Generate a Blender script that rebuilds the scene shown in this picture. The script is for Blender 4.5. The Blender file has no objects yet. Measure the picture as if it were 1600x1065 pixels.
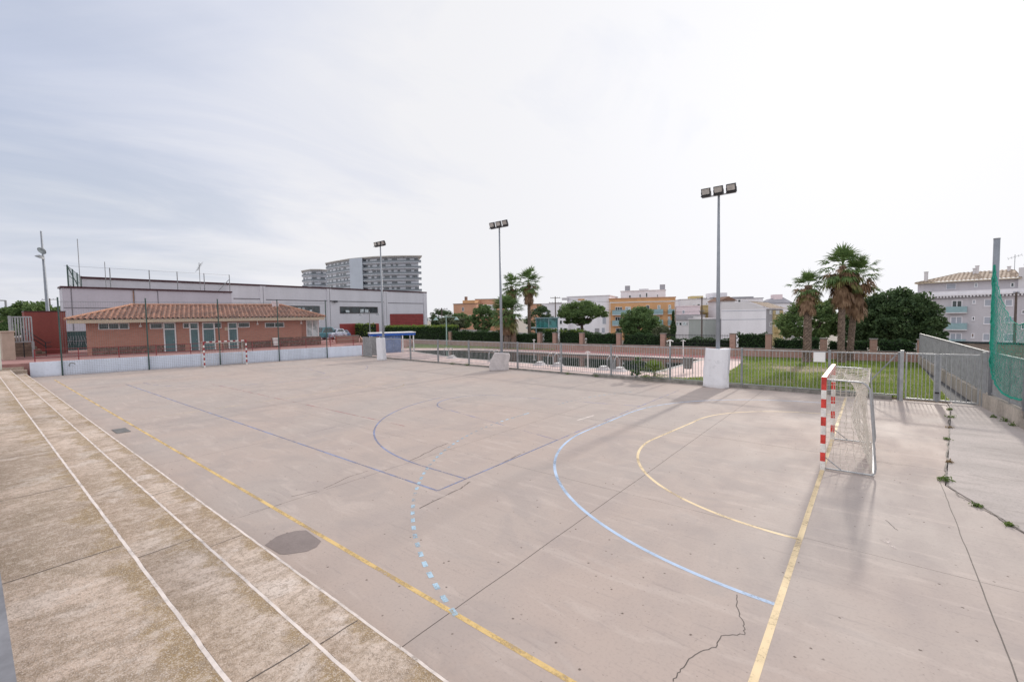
import bpy, math, random
import numpy as np
from mathutils import Vector, Matrix
S = bpy.context.scene
COL = S.collection
PI = math.pi

# ------------------------------------------------------------------ camera
CF, CYAW, CPIT, CROL = 695.668, -0.682454, -0.050686, -0.017465
CP = np.array([0.8297, -13.5126, 3.5008])
_F = np.array([math.sin(CYAW)*math.cos(CPIT), math.cos(CYAW)*math.cos(CPIT), math.sin(CPIT)])
_r0 = np.array([math.cos(CYAW), -math.sin(CYAW), 0.0]); _u0 = np.cross(_r0, _F)
_c, _s = math.cos(CROL), math.sin(CROL)
_R = _c*_r0 + _s*_u0; _U = -_s*_r0 + _c*_u0
cam = bpy.data.objects.new('camera', bpy.data.cameras.new('camera'))
COL.objects.link(cam)
cam.matrix_world = Matrix([[_R[i], _U[i], -_F[i], CP[i]] for i in range(3)] + [[0, 0, 0, 1]])
cam.data.sensor_width = 36.0; cam.data.lens = CF/1600*36.0
cam.data.clip_start = 0.05; cam.data.clip_end = 6000
S.camera = cam
# survey helpers: sight lines measured on the photograph (1600 x 1065), met with real planes of the place
def ray(u, v): return _F + ((u-800)/CF)*_R + ((532.5-v)/CF)*_U
def G(u, v, z=0.0):
    d = ray(u, v); return CP + d*((z-CP[2])/d[2])
def PY(u, v, y):
    d = ray(u, v); return CP + d*((y-CP[1])/d[1])
def PX(u, v, x):
    d = ray(u, v); return CP + d*((x-CP[0])/d[0])
def PD(u, v, d): return CP + d*ray(u, v)

# ------------------------------------------------------------------ sky, sun, exposure
SUN_EL, SUN_AZ = math.radians(22), math.radians(0.5)      # azimuth from +Y towards +X
sdir = Vector((math.sin(SUN_AZ)*math.cos(SUN_EL), math.cos(SUN_AZ)*math.cos(SUN_EL), math.sin(SUN_EL)))
W = bpy.data.worlds.new('World'); S.world = W; W.use_nodes = True
nt = W.node_tree; nt.nodes.clear(); N = nt.nodes.new; L = nt.links.new
wo = N('ShaderNodeOutputWorld'); mixs = N('ShaderNodeMixShader')
sky = N('ShaderNodeTexSky'); sky.sky_type = 'NISHITA'; sky.sun_disc = False
sky.sun_elevation = SUN_EL; sky.sun_rotation = SUN_AZ; sky.air_density = 1.2; sky.dust_density = 2.5
b1 = N('ShaderNodeBackground'); b1.inputs[1].default_value = 0.12
b2 = N('ShaderNodeBackground'); b2.inputs[1].default_value = 1.0
L(sky.outputs[0], b1.inputs[0])
tc = N('ShaderNodeTexCoord')
nrm = N('ShaderNodeVectorMath'); nrm.operation = 'NORMALIZE'; L(tc.outputs['Generated'], nrm.inputs[0])
sep = N('ShaderNodeSeparateXYZ'); L(nrm.outputs[0], sep.inputs[0])
def mth(op, a, b=None, c=None, clamp=False):
    m = N('ShaderNodeMath'); m.operation = op; m.use_clamp = clamp
    for i, x in enumerate((a, b, c)):
        if x is None: continue
        if isinstance(x, (int, float)): m.inputs[i].default_value = x
        else: L(x, m.inputs[i])
    return m.outputs[0]
zz = mth('ADD', mth('MAXIMUM', sep.outputs[2], 0.0), 0.16)
cx = mth('DIVIDE', sep.outputs[0], zz); cy = mth('DIVIDE', sep.outputs[1], zz)
cmb = N('ShaderNodeCombineXYZ'); L(cx, cmb.inputs[0]); L(cy, cmb.inputs[1])
def wnoise(scale, detail, rough, loc, sc=(1, 1, 1), dist=0.0, rot=0.0):
    mp = N('ShaderNodeMapping'); mp.inputs[1].default_value = loc; mp.inputs[3].default_value = sc; mp.inputs[2].default_value = (0, 0, rot)
    L(cmb.outputs[0], mp.inputs[0])
    n = N('ShaderNodeTexNoise'); n.inputs['Scale'].default_value = scale; n.inputs['Detail'].default_value = detail
    n.inputs['Roughness'].default_value = rough; n.inputs['Distortion'].default_value = dist
    L(mp.outputs[0], n.inputs['Vector']); return n.outputs[0]
def mrange(x, a, b, c, d):
    m = N('ShaderNodeMapRange'); m.interpolation_type = 'SMOOTHSTEP'
    for i, q in enumerate((a, b, c, d)): m.inputs[i+1].default_value = q
    L(x, m.inputs[0]); return m.outputs[0]
n1 = wnoise(0.45, 6, 0.55, (3.1, 1.7, 0), (1, 0.7, 1), 0.5, 0.6)
n2 = wnoise(1.1, 7, 0.58, (7.3, 2.2, 0), (1.0, 0.6, 1), 1.4, -0.5)
dot = N('ShaderNodeVectorMath'); dot.operation = 'DOT_PRODUCT'; L(nrm.outputs[0], dot.inputs[0]); dot.inputs[1].default_value = sdir
sund = dot.outputs['Value']
far = mrange(sund, 0.0, 0.95, 0.0, 1.0)
# cloud veil: thick towards the sun, thinner and broken away from it
dens = mth('ADD', mth('ADD', mth('MULTIPLY', n1, 0.9), mth('MULTIPLY', n2, 0.35)), mth('MULTIPLY', far, 0.35))
mask = mrange(dens, 0.42, 0.80, 0.72, 1.0)
L(mask, mixs.inputs[0])
cr = N('ShaderNodeMix'); cr.data_type = 'RGBA'
low = mrange(sep.outputs[2], 0.0, 0.42, 1.0, 0.0)
back = mrange(sep.outputs[1], 0.02, -0.45, 0.0, 1.0)       # unseen sky behind the camera, added brighter to fill the walls
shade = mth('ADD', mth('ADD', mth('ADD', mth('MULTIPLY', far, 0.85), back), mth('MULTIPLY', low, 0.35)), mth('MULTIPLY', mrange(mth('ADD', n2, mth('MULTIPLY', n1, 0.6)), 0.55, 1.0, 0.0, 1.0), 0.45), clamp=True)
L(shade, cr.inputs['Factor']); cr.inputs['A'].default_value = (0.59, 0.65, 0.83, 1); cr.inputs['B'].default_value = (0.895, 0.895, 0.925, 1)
glow = mth('ADD', 1.0, mth('MULTIPLY', mth('POWER', mth('MAXIMUM', sund, 0.0), 7.0), 0.16))
glow = mth('ADD', glow, mth('MULTIPLY', back, 0.5))  # extra strength for the added fill sky behind the camera
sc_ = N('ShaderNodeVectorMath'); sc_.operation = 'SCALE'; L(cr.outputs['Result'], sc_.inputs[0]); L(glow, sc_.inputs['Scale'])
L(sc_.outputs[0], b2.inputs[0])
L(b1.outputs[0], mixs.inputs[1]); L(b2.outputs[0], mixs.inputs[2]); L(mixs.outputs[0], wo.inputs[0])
sl = bpy.data.lights.new('sun', 'SUN'); sl.energy = 2.8; sl.angle = math.radians(2.0); sl.color = (1.0, 0.93, 0.84)
so = bpy.data.objects.new('sun', sl); COL.objects.link(so)
so.rotation_euler = (-sdir).to_track_quat('-Z', 'Y').to_euler()
S.view_settings.view_transform = 'Standard'; S.view_settings.look = 'None'
S.view_settings.exposure = -0.03; S.view_settings.gamma = 1.0
S.render.engine = 'CYCLES'

# ------------------------------------------------------------------ materials
class NT:
    def __init__(s, name):
        s.m = bpy.data.materials.new(name); s.m.use_nodes = True
        s.t = s.m.node_tree; s.b = s.t.nodes['Principled BSDF']; s.out = s.t.nodes['Material Output']
        s.tc = s.t.nodes.new('ShaderNodeTexCoord')
    def n(s, k): return s.t.nodes.new(k)
    def l(s, a, b): s.t.links.new(a, b)
    def noise(s, scale, detail=4, rough=0.55, sc=(1, 1, 1), loc=(0, 0, 0), src='Object', dist=0.0):
        mp = s.n('ShaderNodeMapping'); mp.inputs[3].default_value = sc; mp.inputs[1].default_value = loc
        s.l(s.tc.outputs[src], mp.inputs[0])
        q = s.n('ShaderNodeTexNoise'); q.inputs['Scale'].default_value = scale; q.inputs['Detail'].default_value = detail
        q.inputs['Roughness'].default_value = rough; q.inputs['Distortion'].default_value = dist
        s.l(mp.outputs[0], q.inputs['Vector']); return q.outputs[0]
    def vor(s, scale, feature='F1', sc=(1, 1, 1), out='Distance'):
        mp = s.n('ShaderNodeMapping'); mp.inputs[3].default_value = sc; s.l(s.tc.outputs['Object'], mp.inputs[0])
        q = s.n('ShaderNodeTexVoronoi'); q.voronoi_dimensions = '2D'; q.feature = feature; q.inputs['Scale'].default_value = scale
        s.l(mp.outputs[0], q.inputs['Vector']); return q.outputs[out]
    def rng(s, x, a, b, c=0.0, d=1.0):
        m = s.n('ShaderNodeMapRange'); m.interpolation_type = 'SMOOTHSTEP'
        for i, v in enumerate((a, b, c, d)): m.inputs[i+1].default_value = v
        s.l(x, m.inputs[0]); return m.outputs[0]
    def mix(s, f, A, B, mode='MIX'):
        m = s.n('ShaderNodeMix'); m.data_type = 'RGBA'; m.blend_type = mode
        if isinstance(f, (int, float)): m.inputs['Factor'].default_value = f
        else: s.l(f, m.inputs['Factor'])
        for k, x in (('A', A), ('B', B)):
            if isinstance(x, (tuple, list)): m.inputs[k].default_value = (*x, 1) if len(x) == 3 else x
            else: s.l(x, m.inputs[k])
        return m.outputs['Result']
    def mth(s, op, a, b=None, clamp=False):
        m = s.n('ShaderNodeMath'); m.operation = op; m.use_clamp = clamp
        for i, x in enumerate((a, b)):
            if x is None: continue
            if isinstance(x, (int, float)): m.inputs[i].default_value = x
            else: s.l(x, m.inputs[i])
        return m.outputs[0]
    def bump(s, h, strength=0.3, dist=0.02):
        b = s.n('ShaderNodeBump'); b.inputs['Strength'].default_value = strength; b.inputs['Distance'].default_value = dist
        s.l(h, b.inputs['Height']); s.l(b.outputs[0], s.b.inputs['Normal'])
    def done(s, col, rough=0.8, metal=0.0, spec=0.4):
        if isinstance(col, (tuple, list)): s.b.inputs['Base Color'].default_value = (*col, 1)
        else: s.l(col, s.b.inputs['Base Color'])
        if isinstance(rough, (int, float)): s.b.inputs['Roughness'].default_value = rough
        else: s.l(rough, s.b.inputs['Roughness'])
        s.b.inputs['Metallic'].default_value = metal; s.b.inputs['Specular IOR Level'].default_value = spec
        return s.m
def sc3(c, k): return tuple(min(1, x*k) for x in c)
def M(name, col, rough=0.8, var=0.15, scale=2.0, bump=0.0, metal=0.0, spec=0.4, streak=False):
    t = NT(name); a = t.noise(scale, 6, 0.6, (1, 1, 0.25) if streak else (1, 1, 1)); b = t.noise(scale*9, 3)
    f = t.mth('ADD', t.mth('MULTIPLY', a, 0.7), t.mth('MULTIPLY', b, 0.3))
    c = t.mix(t.rng(f, 0.33, 0.67), sc3(col, 1-var), sc3(col, 1+var))
    if bump: t.bump(b, bump)
    return t.done(c, rough, metal, spec)
def paint(name, col, wear, scale=1.3):
    t = NT(name); a = t.noise(scale, 5, 0.6); b = t.noise(22, 4, 0.7)
    f = t.mth('ADD', t.mth('MULTIPLY', a, 0.6), t.mth('MULTIPLY', b, 0.4))
    al = t.rng(f, wear-0.09, wear+0.10)
    t.l(al, t.b.inputs['Alpha']); return t.done(t.mix(t.rng(a, .35, .65), sc3(col, .85), sc3(col, 1.1)), 0.75)
def leafmat(name, c1, c2, trans=0.25):
    t = NT(name); g = t.n('ShaderNodeNewGeometry'); a = t.noise(0.9, 3)
    f = t.mth('ADD', t.mth('MULTIPLY', g.outputs['Random Per Island'], 0.6), t.mth('MULTIPLY', t.rng(a, 0.3, 0.7), 0.4))
    c = t.mix(f, c1, c2); m = t.done(c, 0.6, spec=0.25)
    tr = t.n('ShaderNodeBsdfTranslucent'); t.l(t.mix(0.5, c, sc3(c2, 1.5)), tr.inputs[0])
    mx = t.n('ShaderNodeMixShader'); mx.inputs[0].default_value = trans
    t.l(t.b.outputs[0], mx.inputs[1]); t.l(tr.outputs[0], mx.inputs[2]); t.l(mx.outputs[0], t.out.inputs[0]); return m
def brickmat(name, c1, c2, mortar, bw=0.25, bh=0.075, swap=True, msize=0.012, var=0.25):
    t = NT(name); sp = t.n('ShaderNodeSeparateXYZ'); t.l(t.tc.outputs['Object'], sp.inputs[0])
    cb = t.n('ShaderNodeCombineXYZ'); t.l(t.mth('ADD', sp.outputs[0], sp.outputs[1]), cb.inputs[0]); t.l(sp.outputs[2], cb.inputs[1])
    br = t.n('ShaderNodeTexBrick'); t.l(cb.outputs[0], br.inputs['Vector']); br.inputs['Scale'].default_value = 1.0
    br.inputs['Brick Width'].default_value = bw; br.inputs['Row Height'].default_value = bh; br.inputs['Mortar Size'].default_value = msize
    br.inputs['Color1'].default_value = (*c1, 1); br.inputs['Color2'].default_value = (*c2, 1); br.inputs['Mortar'].default_value = (*mortar, 1)
    a = t.noise(0.8, 5, 0.6); c = t.mix(t.rng(a, 0.3, 0.7), br.outputs[0], sc3(c1, 0.8)); c = t.mix(var, br.outputs[0], c)
    t.bump(br.outputs['Fac'], -0.2, 0.01); return t.done(c, 0.9)

# court concrete
def court_mat():
    t = NT('court_concrete')
    big = t.noise(0.16, 5, 0.55, dist=0.4); mid = t.noise(0.9, 6, 0.62, (1, 0.45, 1)); fine = t.noise(26, 4, 0.7); strk = t.noise(2.2, 5, 0.6, (0.35, 1.6, 1), dist=0.6)
    c = t.mix(t.rng(big, 0.32, 0.68), (0.455, 0.370, 0.328), (0.425, 0.368, 0.338))
    c = t.mix(t.mth('MULTIPLY', t.rng(mid, 0.45, 0.75), 0.5), c, (0.36, 0.31, 0.298))
    c = t.mix(t.mth('MULTIPLY', t.rng(strk, 0.53, 0.66), 0.38), c, (0.545, 0.465, 0.42))
    c = t.mix(t.mth('MULTIPLY', t.rng(fine, 0.5, 0.66), 0.25), c, (0.28, 0.235, 0.215))
    # chips and pits
    mp = t.noise(1.7, 2); d = t.vor(2.3, sc=(1, 1, 1)); d2 = t.vor(7.0, sc=(1, 1.3, 1))
    jag = t.mth('MULTIPLY', t.mth('SUBTRACT', t.noise(45, 3, 0.7), 0.5), 0.09)
    pit = t.mth('MULTIPLY', t.rng(t.mth('ADD', d, jag), 0.018, 0.045, 1, 0), t.rng(mp, 0.52, 0.58))
    pit2 = t.mth('MULTIPLY', t.rng(t.mth('ADD', d2, jag), 0.03, 0.085, 1, 0), t.rng(t.noise(2.9, 2), 0.54, 0.62))
    stain = t.noise(0.35, 7, 0.68, (1, 1.3, 1), (9, 2, 0), dist=1.2)
    c = t.mix(t.mth('MULTIPLY', t.rng(stain, 0.51, 0.63), 0.38), c, (0.345, 0.30, 0.285))
    scr = t.noise(3.5, 6, 0.75, (0.25, 3.2, 1), (1, 7, 0), dist=0.3)
    c = t.mix(t.mth('MULTIPLY', t.rng(scr, 0.56, 0.66), 0.32), c, (0.30, 0.255, 0.24))
    c = t.mix(t.mth('MULTIPLY', pit, 0.85), c, (0.1, 0.075, 0.062)); c = t.mix(t.mth('MULTIPLY', pit2, 0.5), c, (0.14, 0.11, 0.1))
    t.bump(fine, 0.15, 0.004)
    return t.done(c, t.rng(mid, 0.3, 0.7, 0.72, 0.9), spec=0.2)
def terrace_mat(name, lo, hi, st, wht):
    t = NT(name)
    a = t.noise(0.55, 6, 0.62, (1.0, 0.55, 1), dist=0.5); b = t.noise(2.6, 7, 0.68, (1.5, 0.5, 1), dist=0.8); fine = t.noise(38, 5, 0.75); grit = t.noise(95, 3, 0.7)
    c = t.mix(t.rng(a, 0.40, 0.60), lo, hi)
    c = t.mix(t.mth('MULTIPLY', t.rng(b, 0.48, 0.60), st), c, (0.29, 0.215, 0.15))
    bl = t.noise(0.42, 5, 0.6, (1, 1, 1), (4, 8, 0), dist=1.0); c = t.mix(t.mth('MULTIPLY', t.rng(bl, 0.50, 0.60), st*.9), c, (0.33, 0.255, 0.185))
    wh = t.noise(1.1, 7, 0.7, (1, 0.6, 1), (5, 3, 0), dist=0.4)
    c = t.mix(t.mth('MULTIPLY', t.rng(wh, 0.54, 0.62), wht), c, (0.74, 0.66, 0.61))
    # moss along the outer lip of each tread (distance kept in a vertex attribute)
    at = t.n('ShaderNodeAttribute'); at.attribute_name = 'lip'
    ms = t.mth('ADD', at.outputs['Fac'], t.mth('MULTIPLY', t.mth('SUBTRACT', t.noise(1.5, 6, 0.65, (1.3, 1, 1), (2, 9, 0)), 0.5), 1.9))
    c = t.mix(t.mth('MULTIPLY', t.rng(ms, 0.62, 0.92), 0.78), c, (0.30, 0.205, 0.095))
    c = t.mix(t.mth('MULTIPLY', t.rng(fine, 0.50, 0.62), 0.62), c, (0.21, 0.16, 0.12))
    md = t.noise(11, 6, 0.75, (1.1, .9, 1), (3, 3, 0)); c = t.mix(t.mth('MULTIPLY', t.rng(md, 0.50, 0.60), 0.42), c, (0.25, 0.195, 0.15)); c = t.mix(t.mth('MULTIPLY', t.rng(md, 0.48, 0.40), 0.35), c, (0.70, 0.60, 0.53))
    c = t.mix(t.mth('MULTIPLY', t.rng(grit, 0.52, 0.62), 0.6), c, (0.72, 0.63, 0.56))
    t.bump(t.mth('ADD', fine, t.mth('MULTIPLY', grit, 0.6)), 0.5, 0.012)
    return t.done(c, 0.95, spec=0.2)
mCOURT = court_mat()
TERR = [terrace_mat('low_step_concrete', (0.46,0.36,0.29), (0.66,0.545,0.465), .45, .6), terrace_mat('middle_step_concrete', (0.44,0.345,0.275), (0.64,0.525,0.445), .48, .45), terrace_mat('high_step_concrete', (0.37,0.285,0.22), (0.58,0.455,0.37), .58, .35)]
mTERR = TERR[1]
mAPRON = None
def apron_mat():
    t = NT('apron_concrete'); a = t.noise(0.5, 6, 0.6, (0.6, 1.2, 1)); f = t.noise(30, 5, 0.72); g = t.noise(2.0, 6, 0.65, (0.5, 1.5, 1), dist=0.5)
    c = t.mix(t.rng(a, 0.35, 0.65), (0.40, 0.355, 0.335), (0.50, 0.44, 0.415)); c = t.mix(t.mth('MULTIPLY', t.rng(g, 0.5, 0.75), 0.55), c, (0.25, 0.22, 0.20))
    c = t.mix(t.mth('MULTIPLY', t.rng(f, 0.48, 0.7), 0.5), c, (0.2, 0.175, 0.16)); t.bump(f, 0.4, 0.01); return t.done(c, 0.92)
mAPRON = apron_mat()
mYEL = paint('yellow_line_paint', (0.64, 0.45, 0.19), 0.44); mCRM = paint('cream_line_paint', (0.74, 0.58, 0.36), 0.41)
mLBL = paint('light_blue_line_paint', (0.42, 0.53, 0.70), 0.39); mSKY = paint('sky_blue_dash_paint', (0.38, 0.52, 0.63), 0.48)
mBLU = paint('blue_line_paint', (0.235, 0.265, 0.41), 0.47); mBLF = paint('faded_blue_line_paint', (0.26, 0.27, 0.46), 0.53); mRED = paint('red_line_paint', (0.42, 0.15, 0.15), 0.52)
mCRF = paint('faded_cream_line_paint', (0.66, 0.52, 0.34), 0.50)
mWHL = paint('white_edge_paint', (0.70, 0.62, 0.575), 0.36, 4.0)
mSCUF = paint('pale_scuff', (0.58, 0.50, 0.47), 0.52, 5.0)
mCRACK = paint('crack_dark', (0.115, 0.095, 0.085), 0.40, 3.0); mJOINT = paint('joint_dark', (0.15, 0.125, 0.11), 0.47, 2.5)
mPATCH = M('patch_mortar', (0.235, 0.195, 0.185), 0.9, 0.1, 3, 0.2)
mGALV = M('galvanised_steel', (0.36, 0.37, 0.385), 0.5, 0.15, 4, 0, 0.35); mGALVD = M('dull_steel', (0.26, 0.27, 0.285), 0.6, 0.2, 5, 0, 0.25)
mFENCE = M('fence_steel', (0.33, 0.335, 0.345), 0.6, 0.22, 5, 0, 0.2)
mPOLE = M('mast_steel', (0.27, 0.29, 0.325), 0.5, 0.12, 2, 0, 0.25)
mGRN = M('green_post_paint', (0.04, 0.075, 0.07), 0.6, 0.2); mWIRE = M('mesh_wire', (0.16, 0.19, 0.20), 0.6)
def scuffed(name, col, k=1.0, sc=5.0):
    t = NT(name); a = t.noise(1.1, 6, 0.6, (1, 1, .25)); b = t.noise(sc, 5, 0.7); d = t.vor(3.0, out='Distance'); g = t.noise(0.7, 4)
    c = t.mix(t.rng(a, .35, .65), sc3(col, .93), sc3(col, 1.05)); c = t.mix(t.mth('MULTIPLY', t.rng(b, .56, .68), .35*k), c, sc3(col, .55)); sp = t.n('ShaderNodeSeparateXYZ'); t.l(t.tc.outputs['Object'], sp.inputs[0])
    low_ = t.mth('MULTIPLY', t.rng(t.mth('ADD', sp.outputs[2], t.mth('MULTIPLY', b, .25)), .12, .34, 1, 0), .45*k); return t.done(t.mix(low_, c, (.36,.31,.28)), 0.8)
mWHITE = scuffed('white_wall_paint', (0.74, 0.80, 0.92), .8); mWH2 = M('white_paint', (0.78, 0.77, 0.76), 0.6, 0.06)
mREDP = M('red_post_paint', (0.55, 0.05, 0.04), 0.5, 0.35, 6); mREDD = M('dark_red_post_paint', (0.30, 0.035, 0.045), 0.55, 0.2, 6)
mGOALW = M('scuffed_white_paint', (0.70, 0.68, 0.66), 0.6, 0.22, 5)
mRAIL = M('red_rail_paint', (0.24, 0.03, 0.035), 0.5, 0.15)
mNET = M('goal_net_cord', (0.66, 0.61, 0.54), 0.9, 0.2, 8); mGNET = M('green_net_cord', (0.02, 0.30, 0.215), 0.7, 0.15, 3)
mTARP = scuffed('white_tarp', (0.72, 0.72, 0.76), .8, 3.5); mMAT = M('worn_grey_foam', (0.52, 0.48, 0.48), 0.9, 0.16, 3.5, 0.4)
mBRK = brickmat('club_brick', (0.46, 0.205, 0.15), (0.37, 0.16, 0.115), (0.42, 0.27, 0.21), 0.29, 0.095)
mBRKW = brickmat('wall_brick', (0.40, 0.24, 0.19), (0.30, 0.17, 0.135), (0.38, 0.31, 0.27), 0.28, 0.09)
mPLIN = paint('plinth_stain', (0.20, 0.125, 0.10), 0.47, 1.9)
def tile_mat():
    t = NT('roof_tile'); a = t.noise(0.9, 5, 0.6); v = t.vor(2.9, out='Color'); sp = t.n('ShaderNodeSeparateXYZ'); t.l(v, sp.inputs[0])
    c = t.mix(sp.outputs[0], (0.17, 0.082, 0.06), (0.36, 0.185, 0.13)); c = t.mix(t.mth('MULTIPLY', t.rng(a, 0.45, 0.62), 0.5), c, (0.13, 0.085, 0.07)); t.bump(t.noise(20, 3), 0.2); return t.done(c, 0.9)
mTILE = tile_mat(); mTILE2 = M('pale_roof_tile', (0.36, 0.28, 0.215), 0.85, 0.45, 1.4)
mFASC = M('cream_fascia', (0.56, 0.47, 0.35), 0.8, 0.08); mFRAME = M('aluminium_frame', (0.72, 0.73, 0.75), 0.45, 0.05)
def glassm(name, col, rough=0.08, spec=0.6):
    t = NT(name); a = t.noise(1.5, 2); return t.done(t.mix(t.rng(a, .35, .65), sc3(col, .6), sc3(col, 1.4)), rough, spec=spec)
mGLS = glassm('dark_glass', (0.03, 0.04, 0.045)); mTEAL = M('teal_door_paint', (0.075, 0.15, 0.165), 0.35, 0.15, 1.5); mTGL = glassm('teal_glass', (0.05, 0.10, 0.11))
mSHUT = M('grey_shutter', (0.36, 0.38, 0.44), 0.6, 0.08); mGLSC = glassm('pale_glass', (0.45, 0.50, 0.52), 0.15)
mHALL = M('hall_panel', (0.66, 0.65, 0.69), 0.75, 0.06, 0.5, streak=True); mHALL2 = M('hall_panel_lilac', (0.55, 0.525, 0.58), 0.75, 0.06, 0.5, streak=True)
mTRIM = M('maroon_trim', (0.06, 0.018, 0.025), 0.5); mRDOOR = M('red_shutter', (0.30, 0.05, 0.045), 0.6, 0.15)
mSEAM = M('panel_seam', (0.20, 0.19, 0.21), 0.9)
mTERRA = M('terracotta_render', (0.235, 0.065, 0.055), 0.9, 0.12, 0.8, streak=True)
mBEIGE = M('beige_render', (0.47, 0.36, 0.29), 0.9, 0.1); mPAVE = M('red_paving', (0.34, 0.18, 0.165), 0.9, 0.2, 2)
mDECK = M('pool_deck', (0.66, 0.50, 0.46), 0.85, 0.12, 1.5); mDECKR = M('red_deck', (0.46, 0.20, 0.185), 0.9, 0.15, 1.5)
mHTL = M('hotel_white', (0.62, 0.64, 0.70), 0.7, 0.04, 0.3); mHTLB = M('hotel_bluegrey', (0.44, 0.48, 0.55), 0.7, 0.05, 0.2); mHTLD = M('hazy_hotel_balcony', (0.19, 0.215, 0.245), 0.6, 0.1); mHGL = glassm('hazy_hotel_glass', (0.10, 0.115, 0.14), 0.2)  # balcony and glass lightened: distance haze put into their colours
mHTLR = M('hotel_roof', (0.40, 0.38, 0.36), 0.8)
mORG = M('orange_render', (0.60, 0.335, 0.17), 0.9, 0.09, 0.5); mTBAL = M('teal_balcony', (0.25, 0.37, 0.40), 0.4, 0.1)
mWB1 = M('pale_render', (0.74, 0.72, 0.76), 0.9, 0.07, 0.4, streak=True); mWB2 = M('lilac_render', (0.63, 0.605, 0.625), 0.9, 0.07, 0.4, streak=True); mFLAT = M('flats_render', (0.50, 0.475, 0.51), 0.9, 0.08, 0.5, streak=True); mPNK = M('pink_render', (0.72, 0.60, 0.62), 0.9, 0.06)
mGRY = M('grey_render', (0.33, 0.32, 0.345), 0.9, 0.1, 0.5, streak=True); mYLB = M('yellow_render', (0.52, 0.42, 0.22), 0.9, 0.1); mSAL = M('salmon_render', (0.52, 0.29, 0.19), 0.9, 0.12, 0.5); mBRN = M('brown_roof', (0.22, 0.13, 0.095), 0.9, 0.2)
mSTONE = brickmat('rubble_stone', (0.30, 0.24, 0.20), (0.20, 0.16, 0.14), (0.17, 0.14, 0.12), 0.55, 0.25, msize=0.03)
mTRUNK = M('palm_trunk', (0.17, 0.125, 0.10), 0.95, 0.45, 7, 0.5); mBARK = M('tree_bark', (0.13, 0.095, 0.075), 0.95, 0.3, 5, 0.4)
mPALM = leafmat('palm_leaf', (0.05, 0.10, 0.035), (0.17, 0.25, 0.085)); mDEAD = leafmat('dead_palm_leaf', (0.15, 0.085, 0.05), (0.36, 0.24, 0.155), 0.15)
mPALY = leafmat('yellowing_palm_leaf', (0.10, 0.11, 0.035), (0.27, 0.25, 0.10))
mPINE = leafmat("pine_needles", (0.036, 0.075, 0.03), (0.19, 0.27, 0.09)); mDARKT = leafmat('dark_needles', (0.018, 0.042, 0.020), (0.10, 0.155, 0.06), 0.18)
mBUSH = leafmat("bush_leaf", (0.042, 0.088, 0.034), (0.17, 0.25, 0.09)); mOLIVE = leafmat('olive_leaf', (0.07, 0.09, 0.05), (0.22, 0.24, 0.14))
mHEDGE = leafmat('hedge_leaf', (0.015, 0.042, 0.018), (0.065, 0.12, 0.04)); mHEDGL = leafmat('light_hedge_leaf', (0.05, 0.10, 0.02), (0.20, 0.27, 0.05), 0.3)
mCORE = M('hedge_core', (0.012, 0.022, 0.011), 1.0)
mGRASSB = leafmat('grass_blade', (0.10, 0.19, 0.03), (0.30, 0.38, 0.09), 0.3); mWEED = leafmat('weed_leaf', (0.04, 0.09, 0.02), (0.16, 0.22, 0.06)); mWEEDR = leafmat('dry_weed_leaf', (0.16, 0.10, 0.05), (0.30, 0.22, 0.10))
def lawn_mat():
    t = NT('lawn_soil'); a = t.noise(0.45, 5, 0.6, loc=(1, 4, 0)); b = t.noise(7, 5, 0.7)
    c = t.mix(t.rng(b, 0.35, 0.65), (0.22, 0.17, 0.10), (0.30, 0.235, 0.15)); c = t.mix(t.mth('MULTIPLY', t.rng(a, 0.50, 0.62), 0.7), c, (0.33, 0.25, 0.17)); t.bump(b, 0.6, 0.05); return t.done(c, 0.95)
mLAWN = lawn_mat()
mGROUND = M('earth', (0.30, 0.26, 0.22), 0.95, 0.2, 0.3)
mASPH = M('asphalt_grey', (0.10, 0.10, 0.105), 0.9, 0.15, 2)
def water_mat():
    t = NT('pool_water'); a = t.noise(1.2, 3, 0.5, (1, 1, 1)); t.bump(a, 0.02, 0.03)
    t.b.inputs['IOR'].default_value = 1.6; return t.done((0.022, 0.034, 0.031), 0.02, spec=1.0)
mWATER = water_mat()
mBLUE = M('blue_roof_paint', (0.02, 0.10, 0.42), 0.45, 0.15); mBLUP = M('blue_panel', (0.13, 0.20, 0.38), 0.6, 0.3, 2.5); mBLK = M('black_metal', (0.025, 0.025, 0.03), 0.5)
mLENS = M('lamp_lens', (0.42, 0.40, 0.38), 0.25, 0.25, 6, 0, 0.0, 0.6); mCAR1 = M('teal_car_paint', (0.045, 0.15, 0.19), 0.25, 0.05, spec=0.7); mCAR2 = M('silver_car_paint', (0.36, 0.40, 0.50), 0.25, 0.05, spec=0.7); mCAR3 = M('blue_car_paint', (0.06, 0.10, 0.2), 0.25, 0.05, spec=0.7)
mCAGE = M('green_cage_netting', (0.035, 0.085, 0.085), 0.8, 0.35, 4); mBIN = M('grey_bin', (0.16, 0.155, 0.15), 0.6, 0.2, 5); mWOOD = M('wood_pole', (0.11, 0.085, 0.075), 0.9, 0.2)
mKERB = M('kerb_concrete', (0.22, 0.205, 0.19), 0.95, 0.3, 3, 0.4)
mGLBOX = glassm('lift_glass', (0.06, 0.22, 0.22), 0.08)
mCREAMW = M('cream_white_paint', (0.66, 0.68, 0.62), 0.8, 0.08)

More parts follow.
